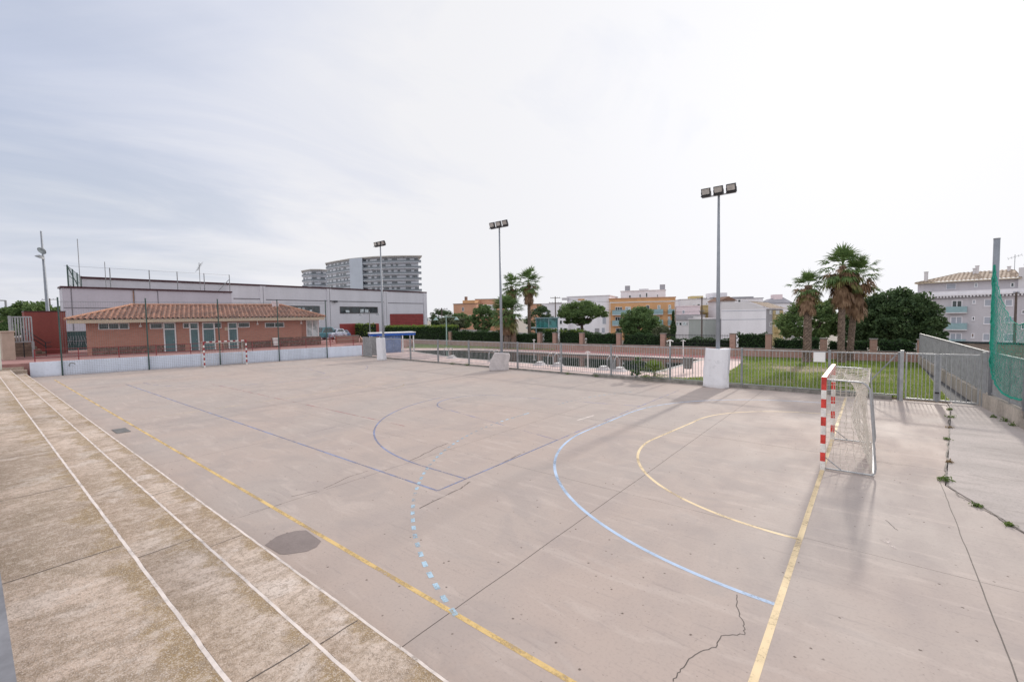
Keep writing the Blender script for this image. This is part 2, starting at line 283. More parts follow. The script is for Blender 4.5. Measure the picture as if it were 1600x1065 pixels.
# ------------------------------------------------------------------ mesh helpers
class MB:
    def __init__(s): s.v = []; s.f = []; s.mi = []; s.m = 0
    def add(s, vs, fs):
        o = len(s.v); s.v += [tuple(map(float, p)) for p in vs]; s.f += [tuple(i+o for i in f) for f in fs]; s.mi += [s.m]*len(fs); return s
    def box(s, x0, x1, y0, y1, z0, z1):
        return s.add([(x0,y0,z0),(x1,y0,z0),(x1,y1,z0),(x0,y1,z0),(x0,y0,z1),(x1,y0,z1),(x1,y1,z1),(x0,y1,z1)],
                     [(0,3,2,1),(4,5,6,7),(0,1,5,4),(1,2,6,5),(2,3,7,6),(3,0,4,7)])
    def hexa(s, b, t):          # bottom quad, top quad (ccw)
        return s.add(list(b)+list(t), [(0,3,2,1),(4,5,6,7),(0,1,5,4),(1,2,6,5),(2,3,7,6),(3,0,4,7)])
    def slab(s, pts, z0, z1):   # polygon (ccw) prism
        n = len(pts)
        return s.add([(p[0],p[1],z0) for p in pts]+[(p[0],p[1],z1) for p in pts],
                     [tuple(range(n-1,-1,-1)), tuple(range(n,2*n))]+[(i,(i+1)%n,n+(i+1)%n,n+i) for i in range(n)])
    def poly(s, pts): return s.add(pts, [tuple(range(len(pts)))])
    def obar(s, a, b, w, h, up=(0,0,1)):   # rectangular bar from a to b
        a = np.array(a, float); b = np.array(b, float); d = b-a; d /= np.linalg.norm(d); up = np.array(up, float)
        if abs(d@up) > 0.98: up = np.array([1.0, 0, 0])
        x = np.cross(d, up); x /= np.linalg.norm(x); y = np.cross(x, d); x *= w/2; y *= h/2
        return s.hexa([a-x-y, a+x-y, a+x+y, a-x+y], [b-x-y, b+x-y, b+x+y, b-x+y])
    def tube(s, pts, r, n=6, cap=True):
        P = [np.array(p, float) for p in pts]; rs = r if isinstance(r, (list, tuple)) else [r]*len(P); o = len(s.v); vs = []; fs = []
        ref = None
        for i, p in enumerate(P):
            d = P[min(i+1, len(P)-1)]-P[max(i-1, 0)]; d = d/(np.linalg.norm(d)+1e-12)
            if ref is None: ref = np.array([0, 0, 1.0]) if abs(d[2]) < 0.9 else np.array([1.0, 0, 0])
            x = np.cross(d, ref); x /= np.linalg.norm(x)+1e-12; y = np.cross(x, d); ref = y if abs(d@y) < .9 else ref
            for k in range(n):
                a = 2*PI*k/n; vs.append(p+rs[i]*(math.cos(a)*x+math.sin(a)*y))
        for i in range(len(P)-1):
            for k in range(n): fs.append((i*n+k, i*n+(k+1) % n, (i+1)*n+(k+1) % n, (i+1)*n+k))
        if cap: fs.append(tuple(range(n-1, -1, -1))); fs.append(tuple((len(P)-1)*n+k for k in range(n)))
        return s.add(vs, fs)
    def ribbon(s, pts, w, z):
        P = [np.array(p[:2], float) for p in pts]; vs = []
        for i, p in enumerate(P):
            d = P[min(i+1, len(P)-1)]-P[max(i-1, 0)]; d /= np.linalg.norm(d)+1e-12; n = np.array([-d[1], d[0]])*w/2
            vs += [(*(p+n), z), (*(p-n), z)]
        return s.add(vs, [(2*i+1, 2*i+3, 2*i+2, 2*i) for i in range(len(P)-1)])
    def build(s, name, mats, parent=None, local=False, smooth=False):
        if not isinstance(mats, (list, tuple)): mats = [mats]
        me = bpy.data.meshes.new(name); vs = s.v
        if parent is not None and not local:
            A = np.array(s.v)-np.array(parent['_o']); c, q = math.cos(-parent['_r']), math.sin(-parent['_r'])
            vs = np.stack([A[:,0]*c-A[:,1]*q, A[:,0]*q+A[:,1]*c, A[:,2]], 1).tolist()
        me.from_pydata(vs, [], s.f)
        for m in mats: me.materials.append(m)
        if len(mats) > 1: me.polygons.foreach_set('material_index', s.mi)
        if smooth: me.polygons.foreach_set('use_smooth', [True]*len(me.polygons))
        o = bpy.data.objects.new(name, me); COL.objects.link(o)
        if parent is not None: o.parent = parent; o['_o'] = list(parent['_o']); o['_r'] = parent['_r']
        me.update(); return o
def quads(name, V, mat, parent=None):   # V: (n,4,3) array in world coordinates -> one fast mesh
    V = np.asarray(V, np.float32); n = len(V); flat = V.reshape(-1, 3).copy()
    if parent is not None:
        flat -= np.array(parent['_o'], np.float32)
        c, q = math.cos(-parent['_r']), math.sin(-parent['_r']); x = flat[:,0]*c-flat[:,1]*q; y = flat[:,0]*q+flat[:,1]*c; flat[:,0] = x; flat[:,1] = y
    me = bpy.data.meshes.new(name); me.vertices.add(4*n); me.vertices.foreach_set('co', flat.ravel())
    me.loops.add(4*n); me.loops.foreach_set('vertex_index', np.arange(4*n, dtype=np.int32))
    me.polygons.add(n); me.polygons.foreach_set('loop_start', np.arange(0, 4*n, 4, dtype=np.int32))
    me.update(calc_edges=True); me.validate(); me.materials.append(mat)
    o = bpy.data.objects.new(name, me); COL.objects.link(o)
    if parent is not None: o.parent = parent; o['_o'] = list(parent['_o']); o['_r'] = parent['_r']
    return o
def tag(o, label, cat, group=None):
    o['label'] = label; o['category'] = cat
    if group: o['group'] = group
    return o
def thing(name, loc, label, cat, group=None, rz=0.0):
    o = bpy.data.objects.new(name, None); COL.objects.link(o); o.location = tuple(map(float, loc)); o.rotation_euler = (0, 0, rz)
    o.empty_display_size = 0.3; o['_o'] = [float(x) for x in loc]; o['_r'] = float(rz); return tag(o, label, cat, group)
def struct(o, kind='structure'): o['kind'] = kind; return o
def copy_tree(o, loc, label, rz=None):
    c = o.copy(); COL.objects.link(c); c.location = tuple(map(float, loc)); c['label'] = label
    if rz is not None: c.rotation_euler = (0, 0, rz)
    def rec(a, b):
        for ch in list(a.children):
            d = ch.copy(); COL.objects.link(d); d.parent = b; rec(ch, d)
    rec(o, c); return c
def rs(seed): return np.random.RandomState(seed)

# ================================================================== SETTING
m = MB(); m.poly([(-2500,-2500,-3.4),(2500,-2500,-3.4),(2500,2500,-3.4),(-2500,2500,-3.4)]); struct(m.build('ground', mGROUND))
PLAT = [(-150,-40),(6.6,-40),(6.4,-2),(4.9,6),(4.4,27.4),(4.4,29.5),(-34,40),(-60,70),(-150,120)]
m = MB(); m.slab(PLAT, -3.45, -0.06); struct(m.build('raised_ground', mASPH))
# court slab, as one flat sheet with real thickness
def fenceY(x): return 9.75 + max(0.0, -10-x)*0.055
edge = [(x, fenceY(x)+0.12) for x in np.linspace(2.6, -38.4, 24)]
COURT = [(-45.5,-10.995),(2.66,-10.995),(2.72,-3.18),(2.4,-2.3),(2.0,-1.25),(2.05,-0.86),(3.0,8.35),(3.05,9.87)] + edge[1:] + [(-39.6,12.1)]
m = MB(); m.slab(COURT, -0.055, 0.0); court = struct(m.build('court', mCOURT)); court['_o'] = [0,0,0]; court['_r'] = 0.0
m = MB(); m.slab([(2.72,-10.995),(6.0,-10.995),(5.1,-2),(4.30,6.0),(3.95,9.87),(3.07,9.87),(3.02,8.35),(2.07,-0.86),(2.02,-1.25),(2.42,-2.3),(2.74,-3.18)], -0.055, 0.012)
struct(m.build('apron', mAPRON))
def mark(name, pts, w, mat, z=0.004):
    MB().ribbon(pts, w, z*0.35 if z < .01 else z).build(name, mat, court)
def arc(cx, cy, r, a0, a1, n=60): return [(cx+r*math.cos(a), cy+r*math.sin(a)) for a in np.linspace(math.radians(a0), math.radians(a1), n)]
def lin(a, b, n=2): return [(a[0]+(b[0]-a[0])*t, a[1]+(b[1]-a[1])*t) for t in np.linspace(0, 1, n)]
mark('sideline', lin((1.0,-10),(-41,-9.9),30), 0.068, mYEL)
mark('goal_line', lin((0,-10.9),(0,9.2),20), 0.078, mCRM, 0.006)
mark('far_goal_line', lin((-40.5,-10),(-40.5,10)), 0.06, mCRF)
mark('six_metre_line', arc(0,-1.5,6,270,180)+arc(0,1.5,6,180,94), 0.066, mLBL, 0.005)
mark('four_metre_line', arc(0,-1.5,4.0,270,180)+arc(0,1.5,3.7,180,92), 0.065, mCRM, 0.005)
dash = MB(); P9 = arc(0,-1.5,9,251,180,200)+arc(0,1.5,9,180,150,80); acc = 0.0; cur = []
P9d = [P9[0]]
for a, b in zip(P9[:-1], P9[1:]):
    for t in np.linspace(0, 1, 4)[1:]: P9d.append((a[0]+(b[0]-a[0])*t, a[1]+(b[1]-a[1])*t))
for a, b in zip(P9d[:-1], P9d[1:]):
    acc += math.dist(a, b); on = (acc % 0.30) < 0.17
    if on: cur.append(b)
    elif len(cur) > 1: dash.ribbon(cur, 0.07, 0.0019); cur = []
    else: cur = []
dash.build('dashed_nine_metre_line', mSKY, court)
mark('basket_sideline', lin((-6.05,-7.55),(-33.65,-7.6),20), 0.055, mBLU, 0.0045)
mark('basket_baseline', lin((-6.05,-7.55),(-6.15,-2.9),8), 0.055, mBLU, 0.0046)
mark('basket_faded_baseline', lin((-6.15,-2.9),(-6.2,7.5),8), 0.05, mBLF, 0.0046)
mark('three_point_line', lin((-6.06,-6.72),(-7.5,-6.72),4)+arc(-7.5,0,6.72,270,180), 0.055, mBLU, 0.0047)
mark('key_line', lin((-6.15,-2.95),(-11.9,-1.8),8), 0.05, mBLF, 0.0048)
mark('key_line', lin((-6.15,2.95),(-11.9,1.8),8), 0.05, mBLF, 0.0048)
mark('free_throw_arc', arc(-11.9,0,1.8,270,100), 0.05, mBLU, 0.0049)
mark('far_three_point_line', lin((-33.6,-6.8),(-32.2,-6.72),4)+arc(-32.5,0,6.72,-90,70), 0.055, mBLF, 0.0047)
mark('far_key_line', lin((-33.6,2.95),(-28,1.8),4), 0.05, mBLF, 0.0048)
mark('red_line', lin((-28.9,-4.6),(-11.2,-4.45),20), 0.045, mRED, 0.0042)
mark('centre_circle', arc(-20.2,0,1.9,150,235,20), 0.05, mCRF, 0.0043); mark('centre_circle', arc(-20.2,0,1.9,10,60,20), 0.05, mCRF, 0.0043)
mark('seven_metre_mark', lin((-6.95,-0.5),(-6.85,0.5)), 0.06, mWHL, 0.0051)
mark('halfway_line', lin((-20.2,-10),(-20.2,10),10), 0.05, mCRF, 0.0041)
# slab joints and cracks
R0 = rs(5)
def wob(a, b, n, amp):
    P = np.array(lin(a, b, n)); d = np.array(b)-np.array(a); d = d/np.linalg.norm(d); nn = np.array([-d[1], d[0]])
    return [tuple(p+nn*R0.uniform(-amp, amp)) for p in P]
for x, w in ((1.95,0.014),(-3.04,0.012),(-8.0,0.011),(-13.0,0.01),(-18.0,0.01),(-23.0,0.01),(-28.0,0.01),(-33,0.01)):
    y1 = -1.0 if x > 1 else fenceY(x); mark('slab_joint', wob((x,-10.98),(x,y1),40,0.006), w, mCRACK if w > .0115 else mJOINT, 0.003)
for y, w in ((-5.4,0.008),(-0.1,0.011),(5.0,0.008)):
    mark('slab_joint', wob((2.4 if y < -1 else 2.05,y),(-40,y+0.05),60,0.008), w, mCRACK if w > .0105 else mJOINT, 0.0031)
def crack(pix, w, mat=mCRACK, jag=0.02, n=7):
    P = [G(u, v)[:2] for u, v in pix]; out = []
    for a, b in zip(P[:-1], P[1:]): out += wob(a, b, n, jag)[:-1]
    out.append(tuple(P[-1])); mark('crack', out, w, mat, 0.0034)
crack([(1150,928),(1152,950),(1162,975),(1163,990),(1128,993),(1118,1010),(1085,1022),(1063,1045),(1052,1064)], 0.012, jag=0.012)
crack([(455,775),(500,765),(545,745),(575,735)], 0.02, mJOINT); crack([(640,720),(685,698),(700,692)], 0.025); crack([(655,793),(720,762),(735,752)], 0.03, mJOINT); crack([(775,728),(820,705)], 0.03, mJOINT)
crack([(1383,812),(1403,828)], 0.016); crack([(1320,716),(1375,722),(1410,727)], 0.012); crack([(390,800),(440,787)], 0.015, mJOINT)
pk = [G(u, v)[:2] for u, v in ((1486,636),(1483,665),(1481,700),(1478,735),(1480,755),(1495,772),(1540,797),(1600,833),(1640,856))]
out = []
for a, b in zip(pk[:-1], pk[1:]): out += wob(a, b, 8, 0.03)[:-1]
mark('weedy_crack', out, 0.028, mCRACK, 0.0165)
# repaired patches and drain
pp = [G(u, v)[:2] for u, v in ((414,851),(432,838),(442,834),(462,829),(478,828),(502,845),(495,854),(480,861),(445,866),(437,865))]
MB().poly([(p[0], p[1], 0.0036) for p in pp][::-1]).build('repair_patch', mPATCH, court)
pp = [G(u, v)[:2] for u, v in ((1373,842),(1388,840),(1404,862))]
MB().poly([(p[0], p[1], 0.0036) for p in pp]).build('pale_scuff', mSCUF, court)
m = MB(); m.box(-18.95,-18.1,-10.55,-10.2,0.001,0.012)
dr = m.build('drain_cover', mBIN); tag(dr, 'dark square drain cover set beside the lowest terrace step', 'drain cover')

# pool terrace, lawns, pool
def gp(pix, z): return [(*G(u, v)[:2], z) for u, v in pix]
yF = lambda x: fenceY(x)+0.12
POOL = [(-9.6,13.3),(-9.6,23.2),(-34.5,22.6),(-41,18.6),(-28.3,14.6),(-19.2,13.9)]
DECKP = [(3.2,9.9),(3.2,27),(-60,29.5),(-60,12.4),(-38.4,11.6)]
# deck drawn as strips round the basin (no coplanar overlap)
m = MB()
m.poly([(-9.6,13.3,0),(-9.6,9.9,0),(3.2,9.9,0),(3.2,27,0),(-9.6,27,0),(-9.6,23.2,0)])
m.poly([(-9.6,23.2,0),(-9.6,27,0),(-34.5,27.6,0),(-34.5,22.6,0)])
m.poly([(-34.5,22.6,0),(-34.5,27.6,0),(-60,28.4,0),(-60,18.6,0),(-41,18.6,0)])
m.poly([(-41,18.6,0),(-60,18.6,0),(-60,12.6,0),(-38.6,11.5,0),(-28.3,yF(-28.3),0),(-28.3,14.6,0)])
m.poly([(-28.3,14.6,0),(-28.3,yF(-28.3),0),(-19.2,yF(-19.2),0),(-19.2,13.9,0)])
m.poly([(-19.2,13.9,0),(-19.2,yF(-19.2),0),(-9.6,9.9,0),(-9.6,13.3,0)])
struct(m.build('pool_deck', mDECK))
m = MB()
for a, b in zip(POOL, POOL[1:]+POOL[:1]): m.add([(*a,0.0),(*b,0.0),(*b,-1.5),(*a,-1.5)], [(0,1,2,3)])
struct(m.build('pool_basin', mHTLB))
m = MB(); m.poly([(p[0],p[1],-0.035) for p in POOL]); struct(m.build('water', mWATER))
m = MB()
for a, b in zip(POOL, POOL[1:]+POOL[:1]): m.ribbon([a, b], 0.35, 0.006)
struct(m.build('pool_coping', mHTLR))
m = MB(); m.poly([(-9.6,24.6,0.004),(3.2,25.6,0.004),(3.2,26.9,0.004),(-9.6,26.9,0.004)]); m.poly([(-34.5,25.2,0.004),(-9.6,24.6,0.004),(-9.6,26.9,0.004),(-34.5,27.5,0.004)]); struct(m.build('red_path', mDECKR))
LAWN = [(-9.0,9.93),(3.15,9.93),(3.15,26.6),(-7.5,26.6),(-6.9,24.5),(-6.1,18.5),(-5.9,14.5),(-6.3,12.5),(-7.2,11.3)]
m = MB(); m.slab(LAWN, -0.03, 0.05); struct(m.build('lawn', mLAWN))
LAWN2 = [(-59,24.0),(-45,21.6),(-36,25.3),(-26,26.6),(-26,27.2),(-59,28.2)]
m = MB(); m.slab(LAWN2, -0.03, 0.05); struct(m.build('far_lawn', mGRASSB))
def inpoly(P, x, y):
    c = np.zeros(len(x), bool); n = len(P)
    for i in range(n):
        (x0, y0), (x1, y1) = P[i][:2], P[(i+1) % n][:2]
        k = ((y0 > y) != (y1 > y)) & (x < (x1-x0)*(y-y0)/(y1-y0+1e-12)+x0); c ^= k
    return c
def blades(x, y, z, h, w, seed):
    r = rs(seed); n = len(x); a = r.uniform(0, 2*PI, n); hh = h*r.uniform(0.5, 1.3, n); ww = w*r.uniform(.6, 1.2, n); ln = r.uniform(0, .6, n)*hh; b = r.uniform(0, 2*PI, n)
    V = np.zeros((n,4,3)); dx, dy = np.cos(a)*ww/2, np.sin(a)*ww/2; tx, ty = np.cos(b)*ln, np.sin(b)*ln
    V[:,0] = np.stack([x-dx, y-dy, z+0*x], 1); V[:,1] = np.stack([x+dx, y+dy, z+0*x], 1)
    V[:,2] = np.stack([x+tx+dx*.3, y+ty+dy*.3, z+hh], 1); V[:,3] = np.stack([x+tx-dx*.3, y+ty-dy*.3, z+hh], 1); return V
r = rs(11); x = r.uniform(-9,3.2,120000); y = r.uniform(9.9,26.7,120000); k = inpoly(LAWN, x, y)
# thin worn stretch in the middle of the lawn
wq = np.exp(-(((x+2.0)/4.2)**2+((y-18.2+0.28*x)/2.6)**2))+.10*np.sin(x*3.1+1.3*y)+.10*np.sin(2.3*y-x*1.9)+r.normal(0,.28,len(x)); worn = wq > .55; k &= ~worn
k &= (np.sin(x*.9+1)*np.sin(y*1.1+.4)+r.normal(0,.5,len(x))) > -1.0
# blades are spread evenly; the near strip by the kerb grows longer
V = blades(x[k], y[k], 0.05, 0.07, 0.022, 12); o = quads('grass', V, mGRASSB); struct(o, 'stuff'); tag(o, 'short green grass growing on the lawn behind the court fence', 'grass')
xx = r.uniform(-9.2,1.5,5000); V = blades(xx, r.uniform(9.93,10.2,5000), 0.05, 0.16, 0.022, 13); o = quads('long_grass', V, mGRASSB); struct(o, 'stuff'); tag(o, 'longer grass fringe growing along the foot of the steel fence', 'grass')

# ================================================================== TERRACE STEPS
ter = thing('concrete_terrace', (-20,-12,0), 'weathered concrete spectator terrace of broad steps with white painted edges', 'terrace')
X0, X1 = -43.6, 9.0
EDG = [(-11.0,0.35),(-11.70,0.70),(-12.48,1.05),(-13.42,1.40)]
def tread(y0, y1, z0, z1, xa, xb, mat, name, seed):
    # finely divided tread whose lip sags and chips a little; riser in front
    nx, ny = int((xb-xa)/0.1), 10; r = rs(seed); vs = []; lip = []; fs = []
    jit = r.uniform(-0.002, 0.002, nx+1)
    for j in range(ny+1):
        t = j/ny
        for i in range(nx+1):
            xq = xa+(xb-xa)*i/nx; vs.append((xq, y0+(y1-y0)*t+(jit[i] if j == ny else 0), z1)); lip.append(t**1.5)
    for i in range(nx+1): vs.append((xa+(xb-xa)*i/nx, y1+jit[i]+0.0, z0)); lip.append(1.0)
    for j in range(ny+1):
        for i in range(nx): a = j*(nx+1)+i; fs.append((a, a+1, a+nx+2, a+nx+1))
    a = len(vs); vs += [(xa,y0,z0),(xa,y1,z0),(xa,y1,z1),(xa,y0,z1)]; lip += [0]*4; fs.append((a,a+1,a+2,a+3))
    mb = MB(); mb.add(vs, fs); o = mb.build(name, mat, ter); at = o.data.attributes.new('lip', 'FLOAT', 'POINT'); at.data.foreach_set('value', lip); return o
for i, (ye, z) in enumerate(EDG[:3]):
    yb = EDG[i+1][0]; tread(yb, ye, z-0.36, z, X0-i*0.2+(0.5 if i else 0), X1, TERR[i], 'step', 40+i)
    r = rs(60+i); e = [(xq, ye-0.0115+r.uniform(-.003,.003)) for xq in np.arange(X0+.3, X1, 0.12)]
    mb = MB(); mb.ribbon(e, 0.030, z+0.0012)
    mb.add([(X0+.3,ye+.004,z+.0012),(X1,ye+.004,z+.0012),(X1,ye+.004,z-0.05),(X0+.3,ye+.004,z-0.05)], [(0,1,2,3)]); mb.build('painted_edge', mWHL, ter)
    for xj in np.arange(-40.3+i*0.4, 8, 3.08): MB().ribbon(wob((xj,ye-.045),(xj+.02,yb+.01),8,0.006), 0.012, z+0.003).build('slab_joint', mCRACK, ter)
par = MB(); par.box(-15,12,-15.5,-13.42,0,1.46); par.build('top_step', M('grey_smooth_concrete', (0.20,0.20,0.22), 0.9, 0.2, 1.5), ter)

# ================================================================== FAR END: white wall, mesh fence, club terrace
WA, WB = np.array([-44.4,-10.75]), np.array([-39.3,11.8]); wd = (WB-WA)/np.linalg.norm(WB-WA); wn = np.array([-wd[1], wd[0]])   # wn points away from the court
def wp(t, off=0.0, z=0.0): p = WA+wd*t+wn*off; return (p[0], p[1], z)
WL = np.linalg.norm(WB-WA)
m = MB(); m.hexa([wp(0,0,0),wp(WL,0,0),wp(WL,.22,0),wp(0,.22,0)], [wp(0,0,1.03),wp(WL,0,1.03),wp(WL,.22,1.03),wp(0,.22,1.03)])
wl = m.build('low_wall', mWHITE); tag(wl, 'long low whitewashed wall closing the far end of the court', 'wall')
m = MB(); pf = [wp(-1.5,0.24),wp(WL-1.0,0.24),(-46.5,24),(-62,24),(-70,-8),(-60,-13),(-47.5,-13),(-46.8,-12.4)]
m.slab([(p[0],p[1]) for p in pf], -0.05, 0.98); struct(m.build('club_terrace_paving', mPAVE))
m = MB()   # small flight between terrace steps and paving
for k in range(3): m.box(-46.6+k*0.001,-44.0-0.55*k,-12.3,-10.9-0.12*k,0.05,0.36+0.2*(k+1))
st = m.build('stair', mTERR); tag(st, 'short concrete stair climbing from the terrace steps to red paving', 'stair')
# ball hole mark on wall
c = np.array(PX(113,570,-44.0)); t0 = (np.array(c[:2])-WA)@wd
m = MB(); nseg = 12; pts = [(*wp(t0+.16*math.cos(a),-0.005)[:2], c[2]+.16*math.sin(a)) for a in np.linspace(.3, PI+.6, nseg)]
m.tube(pts, .03, 5); o = m.build('wall_ring', mGALVD); tag(o, 'small dark steel ring fixed low on the whitewashed wall', 'ring')
# tall green mesh fence on the court side of the wall
fen = thing('ball_stop_fence', wp(WL/2,-0.15), 'tall green ball stop fence with fine mesh before the white wall', 'fence', rz=0.0)
posts = []
for ub, vb in ((95,588),(233,579),(344.5,570),(436.5,564),(513.8,559.6)):
    g = G(ub, vb)[:2]; posts.append((g-WA)@wd)
for t in posts:
    mb = MB(); mb.tube([wp(t,-.12,0),wp(t,-.12,5.55)], 0.047, 8); mb.build('post', mGRN, fen)
mb = MB(); t0, t1 = posts[0], posts[-1]
for t in np.arange(t0, t1, 0.13): mb.tube([wp(t,-.12,0.05),wp(t,-.12,5.25)], 0.0042, 3, False)
for z in np.arange(0.1, 5.26, 0.13): mb.tube([wp(t0,-.121,z),wp(t1,-.121,z)], 0.0042, 3, False)
mb.tube([wp(t0,-.12,5.25),wp(t1,-.12,5.25)], 0.012, 4)
mb.build('wire_mesh', mWIRE, fen)
# red railing on the paving
rail = thing('red_railing', wp(WL/2,.6,.98), 'dark red tubular railing along the paving behind the white wall', 'railing')
mb = MB()
for z in (1.30,1.52,1.88): mb.tube([wp(.2,.45,z),wp(WL-.4,.45,z)], .022, 6)
mb.build('rails', mRAIL, rail)
for t in np.arange(.2, WL, 2.22):
    MB().tube([wp(t,.45,.98),wp(t,.45,1.9)], .03, 6).build('post', mRAIL, rail)

# clubhouse -----------------------------------------------------------
class Bld:
    """building set out from two plan corners of its seen front; local x along the front, y into the building, z up"""
    def __init__(s, name, label, A, B, z0, cat='building', group=None):
        s.A = np.array(A[:2], float); s.B = np.array(B[:2], float); s.z0 = z0; d = s.B-s.A; s.L = float(np.linalg.norm(d)); s.d = d/s.L
        s.o = thing(name, (*s.A, z0), label, cat, group, math.atan2(d[1], d[0])); s.n = np.array([-s.d[1], s.d[0]])
    def f(s, u, v, off=0.0):
        q = ray(u, v); t = ((s.A+s.n*off-CP[:2])@s.n)/(q[:2]@s.n); p = CP+t*q; return float((p[:2]-s.A)@s.d), float(p[2]-s.z0)
    def rect(s, u0, v0, u1, v1, off=0.0):
        a = s.f(u0, (v0+v1)/2, off)[0]; b = s.f(u1, (v0+v1)/2, off)[0]; c = s.f((u0+u1)/2, v0, off)[1]; d = s.f((u0+u1)/2, v1, off)[1]; return min(a,b), max(a,b), min(c,d), max(c,d)
    def part(s, mb, name, mats, parent=None): return mb.build(name, mats, parent or s.o, local=True)
    def window(s, r, panes=1, frame=mFRAME, glass=mGLS, y=0.0, fw=0.06, name='window', tr=0.0, dep=0.06):
        x0, x1, z0, z1 = r; mb = MB(); w = fw
        for a in ((x0,x1,z0,z0+w),(x0,x1,z1-w,z1),(x0,x0+w,z0+w,z1-w),(x1-w,x1,z0+w,z1-w)): mb.box(a[0],a[1],y-dep,y+.02,a[2],a[3])
        for k in range(1, panes): xm = x0+(x1-x0)*k/panes; mb.box(xm-w/2,xm+w/2,y-dep,y+.02,z0+w,z1-w)
        if tr: mb.box(x0+w,x1-w,y-dep,y+.02,tr-w/2,tr+w/2)
        o = s.part(mb, name, frame); g = MB(); g.box(x0+w/2,x1-w/2,y-dep*.45,y+.015,z0+w/2,z1-w/2); s.part(g, 'pane', glass, o); return o
    def sill(s, r, mat, y=0.0):
        m_ = MB(); m_.box(r[0]-.06,r[1]+.06,y-.12,y+.01,r[2]-.07,r[2]-.003); return s.part(m_, 'sill', mat)
def tile_roof(mb, P0, P1, Q0, Q1, pitch=0.30, amp=0.055, rows=0.0):
    """barrel tiled plane: eave P0-P1, ridge Q0-Q1; channels run up the slope"""
    P0, P1, Q0, Q1 = [np.array(p, float) for p in (P0, P1, Q0, Q1)]; e = P1-P0; Le = np.linalg.norm(e); e /= Le
    up = Q0-P0; up = up-e*(up@e); H = np.linalg.norm(up); up /= H; nrm_ = np.cross(e, up)
    if nrm_[2] < 0: nrm_ = -nrm_
    q0, q1 = (Q0-P0)@e, (Q1-P0)@e; n = max(4, int(Le/pitch)); per = 6; cols = n*per
    def hmax(x):
        h = 1.0
        if q0 > 1e-6 and x < q0: h = min(h, x/q0)
        if q1 < Le-1e-6 and x > q1: h = min(h, (Le-x)/(Le-q1))
        if q0 < -1e-6 or q1 > Le+1e-6: pass
        return max(h, 0.0)
    prof = [0.0, .75, 1.0, .75, 0.0, -.25]; vs = []; fs = []; nr = max(1, int(H/0.42))
    for i in range(cols+1):
        x = Le*i/cols; h = hmax(x)
        for j in range(nr+1):
            t = h*j/nr; off = amp*prof[i % per] + (0.018*(1 if j % 2 == 0 else 0)); vs.append(P0+e*x+up*H*t+nrm_*off)
    for i in range(cols):
        for j in range(nr): a = i*(nr+1)+j; fs.append((a, a+nr+1, a+nr+2, a+1))
    mb.add(vs, fs)
club = Bld('clubhouse', 'single storey brick clubhouse with low clay tile hip roof behind the court', G(137,555,.98), G(502,538.5,.98), 0.98)
CL = club.L; zt = club.f(320,501)[1]+.05
mb = MB(); mb.box(0,CL-1.9,0,7.5,0,zt); mb.box(CL-1.9,CL,0.0,7.5,0,.9); mb.box(CL-1.9,CL-0.1,.35,7.5,.9,zt); club.part(mb, 'wall', mBRK)
mb = MB(); mb.box(0.3,CL*.36,-.006,-.003,0,.62); mb.box(CL*.52,CL*.74,-.006,-.003,0,.7); mb.box(CL*.745,CL,-.006,-.003,0,.95); club.part(mb, 'stained_plinth', mPLIN)
xl, zl = club.f(104,500.5,-1.0); xr = club.f(507,497.5,-1.0)[0]; ze = club.f(300,497,-1.0)[1]
mb = MB(); mb.box(xl,xr,-1.0,8.6,ze-.32,ze-.02); club.part(mb, 'eaves', mFASC)
mb = MB(); dp = 4.8; rx0, rz0 = club.f(207,476,3.8); rx1, rz1 = club.f(440,478,3.8); rzz = (rz0+rz1)/2
E0, E1, E2, E3 = (xl-.1,-1.12,ze), (xr+.1,-1.12,ze), (xr+.1,8.7,ze), (xl-.1,8.7,ze); R0_, R1_ = (rx0,3.8,rzz), (rx1,3.8,rzz)
tile_roof(mb, E0, E1, R0_, R1_, .36, .10); tile_roof(mb, E1, E2, R1_, R1_, .36, .10); tile_roof(mb, E2, E3, R1_, R0_, .36, .10); tile_roof(mb, E3, E0, R0_, R0_, .36, .10)
roof = club.part(mb, 'roof', mTILE)
mb = MB()
for a, b in ((E0,R0_),(E1,R1_),(R0_,R1_),(E2,R1_),(E3,R0_)): mb.tube([np.array(a)+(0,0,.05), np.array(b)+(0,0,.08)], .11, 7)
club.part(mb, 'ridge_tiles', M('ridge_tile', (.46,.24,.16), .85, .25, 2), roof)
mb = MB(); cx0 = club.f(431,475,3.0)[0]; mb.box(cx0-.32,cx0+.32,3.2,3.8,rzz-.5,rzz+.42); club.part(mb, 'chimney', mPNK, roof)
club.window(club.rect(153.5,504.5,202,514.5), 3); club.window(club.rect(234,504.5,254,513.5), 1); club.window(club.rect(286,504.5,296,512.5), 1)
club.window(club.rect(333,503.5,346,512.5), 1); club.window(club.rect(372,503.5,390,511.5), 1); club.window(club.rect(414,503.5,444,511.5), 2)
def door(b, r, tr_v, y=-.002):
    x0, x1, z0, z1 = r; z0 = 0.03; mb = MB(); w = .1
    for a in ((x0,x0+w,z0,z1),(x1-w,x1,z0,z1),(x0+w,x1-w,z1-w,z1),(x0+w,x1-w,tr_v-.05,tr_v+.05)): mb.box(a[0],a[1],y-.08,y,a[2],a[3])
    fr = b.part(mb, 'door_frame', mFRAME); mb = MB(); mb.box(x0+w,x1-w,y-.045,y-.003,z0,tr_v-.05); d = b.part(mb, 'door', mTEAL)
    mb = MB(); mb.box(x0+w,x1-w,y-.04,y-.003,tr_v+.05,z1-w); b.part(mb, 'pane', mTGL, fr); mb = MB(); mb.box(x1-w-.14,x1-w-.06,y-.10,y-.046,1.0,1.06); b.part(mb, 'handle', mGALV, d)
